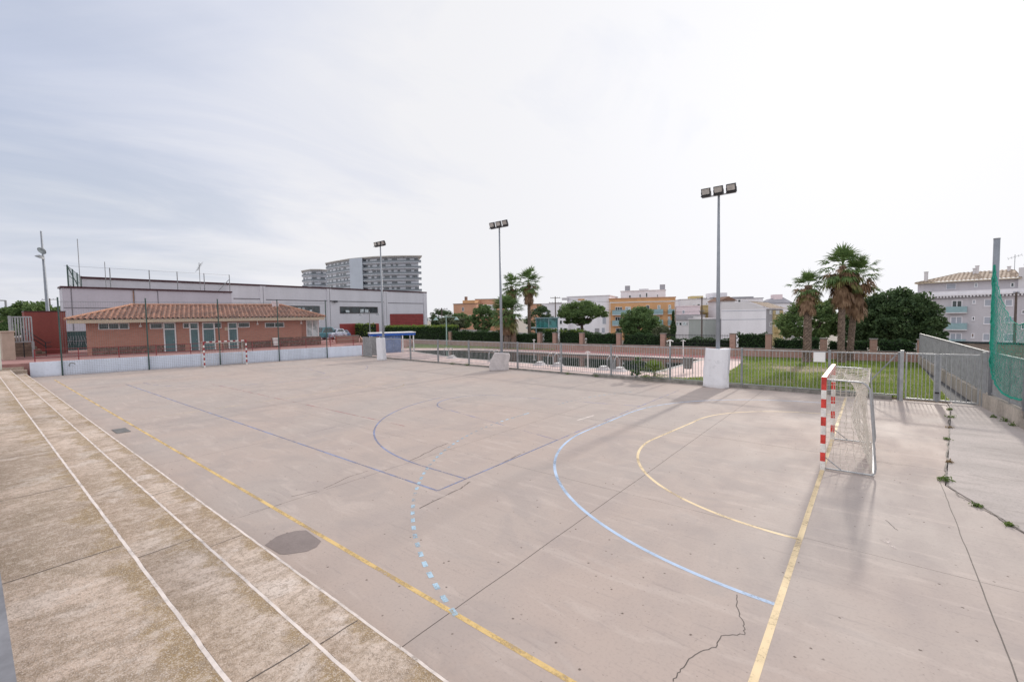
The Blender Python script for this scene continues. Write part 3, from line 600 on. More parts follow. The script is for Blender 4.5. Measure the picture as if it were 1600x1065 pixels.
for u0, u1, v1 in ((256,275.5,550),(296.5,311.5,548),(316.5,336.5,547.5),(356.5,372,545.5)):
    rr = club.rect(u0,503.5,u1,v1); door(club, rr, rr[3]-.62)
rr = club.rect(479.5,503,499,524.5); club.window((rr[0],CL-.15,.92,zt-.05), 2, mFRAME, mGLSC, y=.34, fw=.09, name='corner_window')
for u in (220,402,470):
    s_, z_ = club.f(u, 506); mb = MB(); mb.tube([(s_,0,zt-.1),(s_,-.25,zt-.15),(s_,-.28,zt-.35)], .035, 6); mb.tube([(s_,-.28,zt-.32),(s_,-.28,zt-.52)], [.05,.11], 8); club.part(mb, 'wall_lamp', mWH2)
rr = club.rect(351,511,356,516); mb = MB(); mb.box(rr[0],rr[1],-.02,-.003,rr[2],rr[3]); club.part(mb, 'notice', mFASC)
p = club.A+club.d*club.f(430,540)[0]-club.n*.5; b = thing('waste_bin', (*p,.98), 'white tapered waste bin standing against the clubhouse wall', 'bin')
mb = MB(); mb.tube([(p[0],p[1],1.15),(p[0],p[1],1.95)], [.22,.30], 10); mb.build('bucket', mWH2, b); MB().tube([(p[0],p[1],.98),(p[0],p[1],1.16)], .05, 6).build('stand', mBLK, b)
# netted cage left of the clubhouse
cg = np.array(PD(117,530,47))[:2]; b = thing('storage_cage', (*cg,.98), 'dark green netted storage cage standing left of the clubhouse', 'cage')
mb = MB(); mb.box(cg[0]-1.2,cg[0]+1.2,cg[1]-1.0,cg[1]+1.0,1.0,2.9); mb.build('netting', mCAGE, b)
mb = MB()
for xx_ in (-1.23,1.23):
    for yy_ in (-1.03,1.03): mb.tube([(cg[0]+xx_,cg[1]+yy_,.98),(cg[0]+xx_,cg[1]+yy_,2.98)], .04, 6)
for z in (1.0,1.95,2.95):
    for q in ((-1.23,-1.03,1.23,-1.03),(1.23,-1.03,1.23,1.03),(1.23,1.03,-1.23,1.03),(-1.23,1.03,-1.23,-1.03)): mb.tube([(cg[0]+q[0],cg[1]+q[1],z),(cg[0]+q[2],cg[1]+q[3],z)], .035, 5)
mb.build('frame', mGALVD, b)
mb = MB(); r = rs(3)
for k in range(9):
    x_ = cg[0]+1.26; y_ = cg[1]-.8+k*.19; mb.tube([(x_,y_,2.5-.1*r.rand()),(x_+.03,y_+r.uniform(-.1,.1),2.0),(x_+.02,y_+r.uniform(-.1,.1),1.4+.3*r.rand())], .014, 5)
mb.build('white_cords', mSHUT, b)
# terracotta block, steel gate, stair rail, beige wall, at the left end
b = Bld('terracotta_wall', 'high blank terracotta rendered wall left of the clubhouse', PX(42,545,-58.0), PX(106,545,-58.0), .98, 'wall')
zt_ = b.f(80,487)[1]; mb = MB(); mb.box(0,b.L,0,2.5,0,zt_); b.part(mb, 'wall', mTERRA); mb = MB(); mb.box(-.03,b.L+.03,-.04,2.54,zt_,zt_+.08); b.part(mb, 'coping', mTRIM)
b = Bld('steel_gate', 'open grey steel barred gate standing beside the terracotta wall', PX(17,530,-53.0), PX(51,530,-53.0), .98, 'gate')
za = b.f(35,534)[1]; zb = b.f(35,495)[1]; mb = MB()
for z in (za,zb): mb.box(0,b.L,-.04,.04,z-.05,z+.05)
b.part(mb, 'frame', mGALV); mb = MB()
for x_ in np.linspace(0, b.L, 9): mb.box(x_-.04,x_+.04,-.03,.03,za,zb)
b.part(mb, 'bars', mGALV); mb = MB(); mb.box(-.08,.08,-.08,.08,0,zb+.1); mb.box(b.L-.08,b.L+.08,-.08,.08,0,za); b.part(mb, 'post', mGALV)
b = thing('stair_handrail', PX(60,545,-54), 'black sloping handrail on the stair under the terracotta wall', 'handrail')
mb = MB(); A_, B_ = PX(35,512,-54), PX(71,535,-54)
for k in (0,.35): mb.tube([A_-(0,0,k), B_-(0,0,k), B_-(0,0,k)+(0,.35,0)], .035, 6)
mb.tube([B_, (B_[0],B_[1],.98)], .035, 6); mb.tube([A_, (A_[0],A_[1],.98)], .035, 6); mb.build('rails', mBLK, b)
b = thing('raised_stair', PX(45,552,-54.5), 'brown concrete stair block rising under the black handrail', 'stair')
mb = MB(); B0 = PX(72,545,-55); A0 = PX(30,545,-55)
for k in range(6): t0 = k/6; mb.box(-57.5,-55.0,A0[1]-.5,B0[1]+(A0[1]-B0[1])*t0,.95+k*.27,.98+(k+1)*.27)
mb.build('steps', M('brown_concrete', (.22,.16,.125), .9, .25), b)
b = Bld('beige_wall', 'beige rendered garden wall at the end of the terrace steps', PX(5,560,-50.5), PX(25,560,-50.5), .98, 'wall')
z_ = b.f(15,519)[1]; mb = MB(); mb.box(0,b.L,0,3.0,0,z_); b.part(mb, 'wall', mBEIGE); mb = MB(); mb.box(-.05,b.L+.05,-.05,3.05,z_,z_+.09); b.part(mb, 'coping', mBEIGE)
b = Bld('white_end_wall', 'narrow whitewashed wall end on the top terrace step at far left', PX(-16,573,-43.0), PX(3,573,-43.0), 1.05, 'wall')
z_ = b.f(0,531)[1]; mb = MB(); mb.box(0,b.L,0,.3,-.3,z_); b.part(mb, 'wall', mCREAMW); mb = MB(); mb.box(-.02,b.L+.02,-.02,.32,z_,z_+.06); b.part(mb, 'coping', mCREAMW)
b = Bld('far_house', 'low house with dark pitched roof at the far left edge', PD(-30,520,95), PD(20,520,95), -.2)
z1_ = b.f(0,509)[1]; z2_ = b.f(0,495)[1]; mb = MB(); mb.box(.2,b.L-.3,.3,7,0,z1_); b.part(mb, 'wall', mGRY); mb = MB(); mb.add([(0,0,z1_),(b.L,0,z1_),(b.L,7.4,z1_),(0,7.4,z1_),(0,3.7,z2_),(b.L-1.5,3.7,z2_)], [(0,1,5,4),(1,2,5),(2,3,4,5),(3,0,4),(0,3,2,1)]); b.part(mb, 'roof', mBRN)
b.window((b.L-3,b.L-1.6,z1_-1.6,z1_-.5), y=.3)

# ================================================================== GOALS
def banded(mb, a, b, w, nb, first):
    a = np.array(a, float); b = np.array(b, float)
    for k in range(nb):
        mb.m = (k+first) % 2; mb.obar(a+(b-a)*k/nb, a+(b-a)*(k+1)/nb, w, w, (0,1,0) if abs((b-a)[2]) > .1 else (0,0,1))
def make_goal(name, label, x0, sgn, red, near):
    t = thing(name, (x0,0,0), label, 'goal', 'handball goals on the court')
    H = 2.04; wdt = .09; X = lambda d: x0+sgn*d
    for y in (-1.54,1.54):
        mb = MB(); banded(mb, (x0,y,0), (x0,y,H-.045), wdt, 10, 0); mb.build('post', [mGOALW, red], t)
    mb = MB(); banded(mb, (x0,-1.585,H), (x0,1.585,H), wdt, 15, 1); mb.build('crossbar', [mGOALW, red], t)
    for y in (-1.5,1.5):
        mb = MB(); P = [(X(.05),y,H-.02),(X(.60),y,H-.03)]
        for a in np.linspace(0, PI/2, 6)[1:]: P.append((X(.60+.2*math.sin(a)), y, H-.23+.2*math.cos(a)))
        P += [(X(.86),y,1.0),(X(.92),y,.2),(X(.91),y,.09),(X(.86),y,.04),(X(.05),y,.03)]; mb.tube(P, .019, 7); mb.build('side_frame', mGALV, t)
        mb = MB(); mb.tube([(X(.04),y,.28),(X(.33),y-.0,.05)], .012, 5); mb.build('brace', mGALV, t)
    mb = MB(); mb.tube([(X(.88),-1.5,.045),(X(.88),1.5,.045)], .022, 6); mb.build('ground_bar', mWH2 if near else mGALV, t)
    mb = MB(); mb.tube([(X(.76),-1.5,1.9),(X(.76),1.5,1.9)], .018, 6); mb.build('rear_bar', mGALV, t)
    if not near:
        r_ = .004; cs = .2
    else: r_ = .0050; cs = .115
    # net: roof, back and two sides, hanging slack
    r = rs(31); net = MB()
    def sheet(f, nu, nv):
        Pn = [[np.array(f(i/nu, j/nv)) + (r.normal(0, .012, 3) if 0 < i < nu and 0 < j < nv else 0) for j in range(nv+1)] for i in range(nu+1)]
        for i in range(nu+1): net.tube(Pn[i], r_, 3, False)
        for j in range(nv+1): net.tube([Pn[i][j] for i in range(nu+1)], r_, 3, False)
    ny = int(3/cs)
    sheet(lambda u, v: (X(.04+.74*v), -1.5+3*u, H-.03-.12*math.sin(PI*v)*math.sin(PI*u)), ny, max(3, int(.78/cs)))
    sheet(lambda u, v: (X(.78+.08*v-.34*math.sin(PI*min(1, v*1.0))*(0.35+.65*math.sin(PI*u))), -1.5+3*u, (H-.06)*(1-v)+.05), ny, int(2.0/cs))
    for sy in (-1, 1):
        sheet(lambda u, v: (X(.05+(.73+.1*v)*u*(1-.12*math.sin(PI*v))), sy*1.49-sy*.10*math.sin(PI*u)*math.sin(PI*v), (H-.06)*(1-v)+.04), max(3, int(.8/cs)), int(2.0/cs))
    if near:   # bunched slack net gathered towards the far post
        for k in range(26):
            y0 = 1.45-.06*k; net.tube([(X(.18+.02*k), y0, H-.15), (X(.45+.012*k), y0-.15+r.normal(0,.04), 1.55-.01*k), (X(.70), y0-.1+r.normal(0,.05), .85+r.normal(0,.05)), (X(.80), y0+r.normal(0,.03), .1)], r_, 3, False)
    net.build('net', mNET, t); return t
make_goal('handball_goal', 'near handball goal with bright red and white posts and slack cream net', 0.0, 1, mREDP, True)
make_goal('handball_goal', 'far handball goal with dark red and white posts before the white wall', -40.5, -1, mREDD, False)

# ================================================================== FLOODLIGHT MASTS
def make_mast(x, y, h, label, tilt):
    t = thing('floodlight_mast', (x,y,0), label, 'floodlight mast', 'floodlight masts along the court fence')
    MB().tube([(x,y,0),(x,y,h*.5),(x,y,h)], [.105,.085,.055], 12).build('pole', mPOLE, t, smooth=True)
    MB().box(x-.2,x+.2,y-.2,y+.2,0,.03).build('base_plate', mGALVD, t)
    MB().obar((x-.76,y,h+.03), (x+.76,y,h+.03), .06, .05).build('crossarm', mGALV, t)
    for i, dx in enumerate((-.56,0,.56)):
        ang = math.radians(tilt[i]); ca, sa = math.cos(ang), math.sin(ang)     # face looks towards -Y and down
        K = .60; c = np.array([x+dx, y-.08, h+.27]); fx = np.array([1,0,0]); fn = np.array([0,-ca,-sa]); fu = np.array([0,-sa,ca])
        def bx(mb, a0,a1,b0,b1,c0,c1):
            q = lambda a,b_,d: c+(fx*a+fu*b_+fn*d)*K
            mb.hexa([q(a0,b0,c0),q(a1,b0,c0),q(a1,b1,c0),q(a0,b1,c0)],[q(a0,b0,c1),q(a1,b0,c1),q(a1,b1,c1),q(a0,b1,c1)])
        mb = MB(); bx(mb,-.34,.34,-.27,.27,-.10,.10); bx(mb,-.36,.36,-.36,-.27,-.06,.22)
        qq = lambda a,b_,d: c+(fx*a+fu*b_+fn*d)*K
        mb.hexa([qq(-.26,-.2,-.10),qq(.26,-.2,-.10),qq(.26,.2,-.10),qq(-.26,.2,-.10)][::-1],[qq(-.16,-.12,-.28),qq(.16,-.12,-.28),qq(.16,.12,-.28),qq(-.16,.12,-.28)][::-1])
        hs = mb.build('floodlight', mBLK, t)
        mb = MB(); bx(mb,-.28,.28,-.20,.21,.101,.115); mb.build('lens', mLENS, hs)
        mb = MB(); mb.tube([(x+dx-.225,y-.08,h+.27),(x+dx-.225,y,h+.06),(x+dx+.225,y,h+.06),(x+dx+.225,y-.08,h+.27)], .014, 5); mb.build('bracket', mGALVD, hs)
    return t
make_mast(-32.96,9.95,10.0,'slender floodlight mast farthest along the fence, beside the blue roofed shelter',(12,18,30))
make_mast(-18.75,9.45,9.55,'floodlight mast rising from the tilted grey foam block',(18,20,24))
make_mast(-5.0,9.45,9.15,'tall floodlight mast nearest the goal, wrapped in white tarp at its base',(16,18,22))
def tarp(x, y, w, dpt, h, label, seed, flare=.15, mat=mTARP):
    t = rs(seed); n, k = 56, 44; ph = t.uniform(0, 2*PI, 8); vs = []; fs = []
    for j in range(k+1):
        v = j/k
        for i in range(n):
            a = 2*PI*i/n; ca, sa = math.cos(a), math.sin(a); px = math.copysign(abs(ca)**.55, ca)*w/2; py = math.copysign(abs(sa)**.55, sa)*dpt/2
            f = 1+flare*(max(0,.32-v)/.32)**1.5 + .03*math.sin(PI*v)
            fold = .030*math.sin(7*a+ph[0]+3*v)+.020*math.sin(13*a+ph[1]-5*v)+.018*math.sin(21*a+14*v)*(1-v)+.025*math.sin(26*v+4*a+ph[3])*max(0,.5-v)*2+.038*math.sin(3*a+9*v+ph[2])*(1-v)+.018*math.sin(17*v*v+5*a+ph[3])*(1-v)
            drop = .05*max(0,.3-v)*math.sin(2*a+ph[4]); sag = .03*math.sin(2*a+ph[5])+.02*math.sin(5*a+ph[6]) if j == k else 0
            vs.append((x+px*(f+fold)+.10*(v-.5)*math.sin(ph[7]), y+py*(f+fold), .015+h*v+drop+sag))
    for j in range(k):
        for i in range(n): fs.append((j*n+i, j*n+(i+1) % n, (j+1)*n+(i+1) % n, (j+1)*n+i))
    fs.append(tuple(k*n+i for i in range(n)))
    mb = MB(); mb.add(vs, fs); o = mb.build('tarp_cover', mat, None, smooth=True); return tag(o, label, 'tarp', 'protective wraps round the mast bases')
tarp(-5.02,9.32,1.08,.5,1.86,'white tarp wrapped round the mast base nearest the goal',1,.07)
tarp(-33.0,9.72,.86,.5,1.95,'narrow white tarp wrapped round the farthest mast base',2,.08)
mb = MB(); c0 = np.array([-18.75,9.25]); n = 12; vs = []
out = [(-.72,0),(.58,0),(.60,.55),(.70,.95),(.62,1.14),(-.32,1.20),(-.42,1.10),(-.72,.40)]
dirx = np.array([.80,.60])
for off in (-.20,.20):
    for a, z in out: p = c0+dirx*a+np.array([.60,-.80])*off*-1; vs.append((p[0],p[1],z+.01))
mb.add(vs, [tuple(range(8)), tuple(range(15,7,-1))]+[(i,i+8,(i+1) % 8+8,(i+1) % 8) for i in range(8)])
o = mb.build('foam_block', mMAT); bv = o.modifiers.new('bevel', 'BEVEL'); bv.width = .035; bv.segments = 3
tag(o, 'thick worn grey foam block with a cut corner leaning at the middle mast', 'foam block', 'protective wraps round the mast bases')

# ================================================================== STEEL COURT FENCE
cf = thing('court_fence', (-18,10.2,0), 'long grey steel barred fence between the court and the swimming pool', 'fence')
def onfence(u, v):
    d = ray(u, v); lo, hi = 1.0, 200.0
    for _ in range(60):
        md = (lo+hi)/2; p = CP+d*md
        if p[1] < fenceY(p[0]): lo = md
        else: hi = md
    return float((CP+d*lo)[0])
px_ = sorted([onfence(u, 570) for u in (600,642,685,733,809,877,955,1047,1159,1296,1405)])
FH = 1.86
def fpanel(xa, xb, name='panel'):
    mb = MB(); ya, yb = fenceY(xa), fenceY(xb); d = np.array([xb-xa, yb-ya]); Lp = np.linalg.norm(d); d /= Lp
    q = lambda s, z: (xa+d[0]*s, ya+d[1]*s, z)
    mb.obar(q(.05,.20), q(Lp-.05,.20), .04, .04); mb.obar(q(.05,FH-.03), q(Lp-.05,FH-.03), .045, .05)
    n = max(2, int(round(Lp/.142)))
    for i in range(1, n): s = Lp*i/n; mb.obar(q(s,.221), q(s,FH-.056), .02, .02)
    return mb.build(name, mFENCE, cf)
for a, b_ in zip(px_[:-1], px_[1:]): fpanel(a, b_)
for xq in px_:
    MB().box(xq-.045,xq+.045,fenceY(xq)-.045,fenceY(xq)+.045,0,FH+.04).build('post', mGALVD, cf)
mb = MB(); mb.obar((px_[-1]-.1,fenceY(0)-.02,1.78), (px_[-2]+1.05,fenceY(0)-.03,.25), .045, .045); mb.build('diagonal_brace', mGALVD, cf)
# kerb under the fence
m = MB(); xs = np.linspace(-38.2, 1.45, 60); r = rs(8)
for a, b_ in zip(xs[:-1], xs[1:]):
    hh = .15+r.uniform(-.008,.008) if a > -12 else .10; m.hexa([(a+.004,fenceY(a)-.13,-.01),(b_-.004,fenceY(b_)-.13,-.01),(b_-.004,fenceY(b_)+.11,-.01),(a+.004,fenceY(a)+.11,-.01)],[(a+.004,fenceY(a)-.12,hh),(b_-.004,fenceY(b_)-.12,hh),(b_-.004,fenceY(b_)+.11,hh),(a+.004,fenceY(a)+.11,hh)])
struct(m.build('kerb', mKERB))
sx = onfence(1280.5, 557); mb = MB(); z1_ = PY(1280,550,9.7)[2]; z0_ = PY(1280,565,9.7)[2]; mb.box(sx-.21,sx+.21,9.66,9.68,z0_,z1_)
o = mb.build('notice_board', mWH2); tag(o, 'blank white notice board fixed to the steel fence bars beside the goal', 'notice board')
# double gate
gt = thing('double_gate', (2.8,9.6,0), 'pair of galvanised barred gate leaves closing the lawn corner by the net pole', 'gate')
GX0, GXm, GX1 = 1.74, 2.74, 3.92
for xa in (GX0-.02, GX1+.04): MB().box(xa-.055,xa+.055,9.545,9.655,0,1.99).build('post', mGALV, gt)
for xa, xb in ((GX0+.09,GXm-.05),(GXm+.05,GX1-.07)):
    mb = MB(); mb.box(xa,xb,9.575,9.625,1.84,1.89); mb.box(xa,xb,9.575,9.625,.09,.14)
    mb.box(xa,xa+.05,9.575,9.625,.14,1.84); mb.box(xb-.05,xb,9.575,9.625,.14,1.84)
    for xq in np.linspace(xa+.05, xb-.05, 8)[1:-1]: mb.obar((xq,9.6,.14), (xq,9.6,1.84), .02, .02)
    mb.build('leaf', mGALV, gt)
MB().box(GXm-.06,GXm+.06,9.54,9.574,.38,.44).build('bolt', mBLK, gt)
MB().box(GXm-.047,GXm+.047,9.57,9.63,.06,1.87).build('closing_stile', mGALVD, gt)
# folded mesh gate at the far corner
b = thing('mesh_gate', (-37.5,11.2,0), 'pair of dense grey mesh gate leaves folded at the far fence corner', 'gate')
for (ua, ub, ya, yb) in ((568,581,11.5,10.9),(582,600,10.85,10.5)):
    A_ = G(ua,556)[:2]; B_ = G(ub,558)[:2]; mb = MB(); d = B_-A_; Lp = np.linalg.norm(d); d /= Lp
    for s in (0,Lp): mb.obar((*(A_+d*s),.05), (*(A_+d*s),1.9), .06, .06)
    for z in (.1,1.9): mb.obar((*A_,z), (*B_,z), .05, .05)
    for s in np.arange(.07, Lp, .06): mb.obar((*(A_+d*s),.12), (*(A_+d*s),1.88), .022, .022)
    mb.build('leaf', mFENCE, b)

# ================================================================== RIGHT BOUNDARY: dense bar fence on a low wall
RB = [(3.25,26.6),(4.0,9.95),(4.38,6.0),(5.2,-2.0)]
rw = thing('low_concrete_wall', (4,10,0), 'low concrete wall carrying the dense grey bars on the right', 'wall')
mb = MB()
for (a, b_) in zip(RB[:-1], RB[1:]):
    a = np.array(a); b_ = np.array(b_); d = (b_-a)/np.linalg.norm(b_-a); n_ = np.array([-d[1], d[0]])*.11; hh = .52 if a[1] > 8 else .30
    mb.hexa([(*(a+n_),-.05),(*(a-n_),-.05),(*(b_-n_),-.05),(*(b_+n_),-.05)],[(*(a+n_),hh),(*(a-n_),hh),(*(b_-n_),hh),(*(b_+n_),hh)])
mb.build('wall', M('stained_concrete', (.42,.37,.32), .95, .3, 1.2, .3, streak=True), rw)
rf = thing('side_fence', (4,10,.5), 'dense grey vertical bar fence running along the right boundary wall', 'fence')
for (a, b_) in zip(RB[:-1], RB[1:]):
    a = np.array(a); b_ = np.array(b_); Lp = np.linalg.norm(b_-a); d = (b_-a)/Lp; z0_ = .55 if a[1] > 8 else .33; zt_ = 2.0 if a[1] > 8 else 1.85
    mb = MB(); mb.obar((*a,z0_+.03), (*b_,z0_+.03), .05, .05); mb.obar((*a,zt_), (*b_,zt_), .06, .05)
    for s in np.arange(.06, Lp, .105): mb.obar((*(a+d*s),z0_+.05), (*(a+d*s),zt_-.02), .035, .03)
    mb.build('panel', mFENCE, rf)
    for s in np.arange(0.0, Lp, 2.6): mb = MB(); mb.obar((*(a+d*s),z0_-.03), (*(a+d*s),zt_+.02), .07, .07); mb.build('post', mGALV, rf)
# net poles and green ball net
for (x_, y_, h_, lb) in ((4.08,9.1,5.95,'tall grey steel net pole beside the double gate'),(4.36,6.05,5.95,'grey steel net pole at the right edge holding the green net')):
    t = thing('net_pole', (x_,y_,0), lb, 'pole', 'poles of the green ball net'); MB().tube([(x_,y_,0),(x_,y_,h_)], .085, 12).build('pole', mPOLE, t, smooth=True); MB().tube([(x_,y_,h_-.02),(x_,y_,h_+.015)], .09, 12).build('cap', mGALVD, t)
    MB().tube([(x_-.09,y_,h_-1.15),(x_-.16,y_,h_-1.15)], .02, 5).build('hook', mGALVD, t)
r = rs(17); gn = MB(); NU, NV = 52, 64; PA, PB = np.array([4.02,9.02]), np.array([4.33,6.02])
def gnp(u, v):
    # top edge sags from the first pole towards the middle; the foot gathers and bellies out
    top = 5.0-2.15*math.sin(PI*min(1,u*.62))**.85+.25*u; bot = 1.55-.75*math.sin(PI*min(1.0,u*.62))**1.3
    if u < .02: top = 5.05
    p = PA+(PB-PA)*u; bel = (.18*math.sin(PI*v)+.30*(1-v)**2)*math.sin(PI*min(1,u)); z = bot+(top-bot)*v
    return np.array([p[0]-bel*.6, p[1]-bel*.15, z])
GP = [[gnp((i/NU)**1.25, j/NV)+r.normal(0,.012,3) for j in range(NV+1)] for i in range(NU+1)]
for i in range(NU+1): gn.tube(GP[i], .0034, 3, False)
for j in range(NV+1): gn.tube([GP[i][j] for i in range(NU+1)], .0034, 3, False)
for off in (0,.02): gn.tube([GP[i][0]+np.array([0,0,off]) for i in range(NU+1)], .022, 5, False)
gn.tube([GP[i][NV] for i in range(NU+1)], .012, 5, False)
for k in range(7): gn.tube([GP[min(NU,1+k//2)][j]+r.normal(0,.02,3) for j in range(0,NV+1,4)], .014, 4, False)
o = gn.build('ball_net', mGNET); tag(o, 'sagging green ball net slung between the poles on the right', 'net')

# ================================================================== PILLARED WALL WITH HEDGES
def wy(x): return 27.1 if x > -28 else 27.1+(-28-x)*.055
bw = thing('boundary_wall', (-20,27.2,0), 'low brick boundary wall with square brick pillars behind the pool', 'wall')
pil = [PY(u, 530, 27.2)[0] for u in (1440,1365,1287,1201,1145,1036,967,909,867,843,813,706)]; pil = [x if x > -28.5 else x-1.2 for x in pil]
pil = sorted(pil); lft = -62.0
mb = MB(); mb.hexa([(lft,wy(lft),-.02),(-28,27.1,-.02),(-28,27.4,-.02),(lft,wy(lft)+.3,-.02)],[(lft,wy(lft),.66),(-28,27.1,.66),(-28,27.4,.66),(lft,wy(lft)+.3,.66)])
mb.box(-27.998,3.4,27.1,27.4,-.02,.70); mb.build('wall', mBRKW, bw)
mb = MB(); mb.box(-27.9,3.42,27.06,27.44,.703,.75); mb.build('coping', mKERB, bw)
for xq in pil:
    y_ = wy(xq); h_ = 1.82 if xq < -10 else (1.86 if xq < -4 else 1.55)
    p_ = MB().box(xq-.21,xq+.21,y_-.06,y_+.38,0,h_).build('pillar', mBRKW, bw); MB().box(xq-.25,xq+.25,y_-.1,y_+.42,h_,h_+.07).build('cap', mKERB, p_)
# iron rail between pillars where the hedge is low
def leafcloud(n, lo, hi, size, seed, surf=.35):
    r = rs(seed); P = r.uniform(0,1,(n,3)); k = r.rand(n) < .75      # most leaves near the skin
    ax = r.randint(0,4,n); 
    P[k & (ax==0),1] = r.uniform(0,surf,(k & (ax==0)).sum()); P[k & (ax==1),2] = 1-r.uniform(0,surf,(k & (ax==1)).sum()); P[k & (ax==2),1] = r.uniform(0,surf,(k & (ax==2)).sum())
    lo = np.array(lo); hi = np.array(hi); P = lo+P*(hi-lo); return leaves(P, size, r)
def leaves(P, size, r, up=.3, asp=.55):
    n = len(P); a = r.normal(0,1,(n,3)); a[:,2] += up*0; a /= np.linalg.norm(a,axis=1)[:,None]; b = r.normal(0,1,(n,3)); b -= a*(a*b).sum(1)[:,None]; b /= np.linalg.norm(b,axis=1)[:,None]
    s = size*r.uniform(.6,1.35,(n,1)); V = np.zeros((n,4,3)); V[:,0] = P-a*s; V[:,1] = P+b*s*asp; V[:,2] = P+a*s; V[:,3] = P-b*s*asp; return V
def hedge(xa, xb, z0, z1, label, seed, mat=mHEDGE, depth=.7, y=None, size=.075, dens=620, toplight=None):
    ya = wy((xa+xb)/2)+.42 if y is None else y
    t = thing('hedge', ((xa+xb)/2,ya,0), label, 'hedge', 'clipped hedges behind the pool wall'); r = rs(seed+1000)
    mb = MB(); mb.box(xa+.12,xb-.12,ya+.14,ya+depth-.1,0.0,z1-.16); mb.build('dark_core', mCORE, t)  # solid dark box that darkens the hedge between its leaves
    n = int(dens*(xb-xa)*(z1-z0)); P = leafcloud(n, (xa,ya-.06,z0), (xb,ya+depth,z1), size, seed)
    bump_ = .10*np.sin(P[:,:,0]*2.1+seed)+.07*np.sin(P[:,:,0]*5.3+2*seed); tt = np.clip((P[:,:,2]-z0)/(z1-z0),0,1.2); P[:,:,2] += bump_.mean(1,keepdims=True)*tt
    quads('foliage', P, mat, t)
    if toplight is not None:
        n2 = int(160*(xb-xa)); Q = np.stack([r.uniform(xa,xb,n2), ya+r.uniform(-.05,depth,n2), z1+r.normal(.02,.08,n2)+.10*np.sin(r.uniform(xa,xb,n2)*2)], 1); quads('new_growth', leaves(Q, size*1.1, r), toplight, t)
    return t
hz = {0:(-62,2.25),}
seq = [lft]+pil
hl = ['tall bright topped hedge left of the first brick pillar, behind the blue shelter','dark hedge between the leftmost brick pillar and the stout palm','short dark hedge beside the slim palm trunk',
      'short hedge with yellow green top beside the glass lift box','hedge with yellow flecked top left of the umbrella pine trunk','dark hedge below the umbrella pine, right of its trunk',
      'dark hedge in front of the round tree and orange building','low sparse hedge with a cypress behind, below the grey garage','dense hedge below the large blank white gable',
      'dark hedge directly behind the single palm trunk','hedge behind the pair of tall palm trunks','dark clipped hedge below the big pine at right']
tops = [2.5,1.95,1.75,2.05,2.0,1.85,1.80,1.45,1.95,1.55,1.45,1.48]
for i in range(len(seq)-1):
    xa, xb = seq[i]+.24, seq[i+1]-.24
    if i == 2 or xb-xa < .4: pass
    li = i if i < len(hl) else len(hl)-1
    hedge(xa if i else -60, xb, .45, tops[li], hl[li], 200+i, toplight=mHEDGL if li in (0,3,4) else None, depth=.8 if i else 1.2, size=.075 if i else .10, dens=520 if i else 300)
ir = thing('iron_railing', (-11.5,27.2,.75), 'thin dark iron railing over the low hedge below the grey garage', 'railing')
mb = MB()
for z in (1.0,1.72): mb.tube([(pil[6]+.24,27.28,z),(pil[7]-.24,27.28,z)], .018, 5)
for xq in np.arange(pil[6]+.3, pil[7]-.24, .13): mb.tube([(xq,27.28,.76),(xq,27.28,1.82)], .011, 4)
mb.build('bars', mBLK, ir)
# hedge and bushes round the car park
hedge(PD(533,520,88)[0], PD(571,520,80)[0], .9, 3.0, 'rounded light green bush row in front of the white hall', 301, mHEDGL, 1.6, PD(552,520,84)[1], .14, 110)

# ================================================================== TREES AND PALMS
def crown(c, rad, nc, nl, size, seed, flat=1.0, skin=.45, mode='ell'):
    r = rs(seed); d = r.normal(0,1,(nc,3)); d /= np.linalg.norm(d,axis=1)[:,None]; rr = r.uniform(skin,1.0,nc)**.6
    if mode == 'umb': d[:,2] = np.where(d[:,2] < -.25, -d[:,2]*.4-.1, d[:,2])
    C = np.array(c)+d*rr[:,None]*np.array(rad); cs = r.uniform(.10,.24,nc)*np.mean(rad)
    k = r.randint(0,nc,nl); off = r.normal(0,1,(nl,3)); off /= np.linalg.norm(off,axis=1)[:,None]; off *= (r.uniform(.3,1,nl)**.5)[:,None]; P = C[k]+off*cs[k][:,None]*np.array([1.15,1.15,.8])*flat
    return leaves(P, size, r), C
def tree(name, label, x, y, z0, c, rad, trunk_r, mat, seed, nc=120, nl=12000, size=.13, mode='ell', cat='tree', group=None, extra=None):
    t = thing(name, (x,y,z0), label, cat, group); r = rs(seed+7)
    V, C = crown(c, rad, nc, nl, size, seed, mode=mode)
    if extra:
        for (c2, r2, n2) in extra: V2, C2 = crown(c2, r2, max(20,int(nc*n2)), int(nl*n2), size, seed+5, mode=mode); V = np.concatenate([V,V2]); C = np.concatenate([C,C2])
    quads('crown', V, mat, t)
    fork = np.array([x+(c[0]-x)*.5, y+(c[1]-y)*.5, z0+(c[2]-rad[2]*.75-z0)*.92]); mb = MB(); mb.tube([(x,y,z0),(x+.04,y,z0+.4*(fork[2]-z0)),fork], [trunk_r,trunk_r*.85,trunk_r*.72], 9)
    for k in r.choice(len(C), min(14,len(C)), replace=False):
        e = C[k]; mid = (fork+e)/2+np.array([0,0,-.1*rad[2]])+r.normal(0,.1,3); mb.tube([fork-np.array([0,0,.1]), mid, e], [trunk_r*.5,trunk_r*.3,trunk_r*.08], 6)
    mb.build('trunk', mBARK, t, smooth=True); return t
def at(u, v, y): return PY(u, v, y)
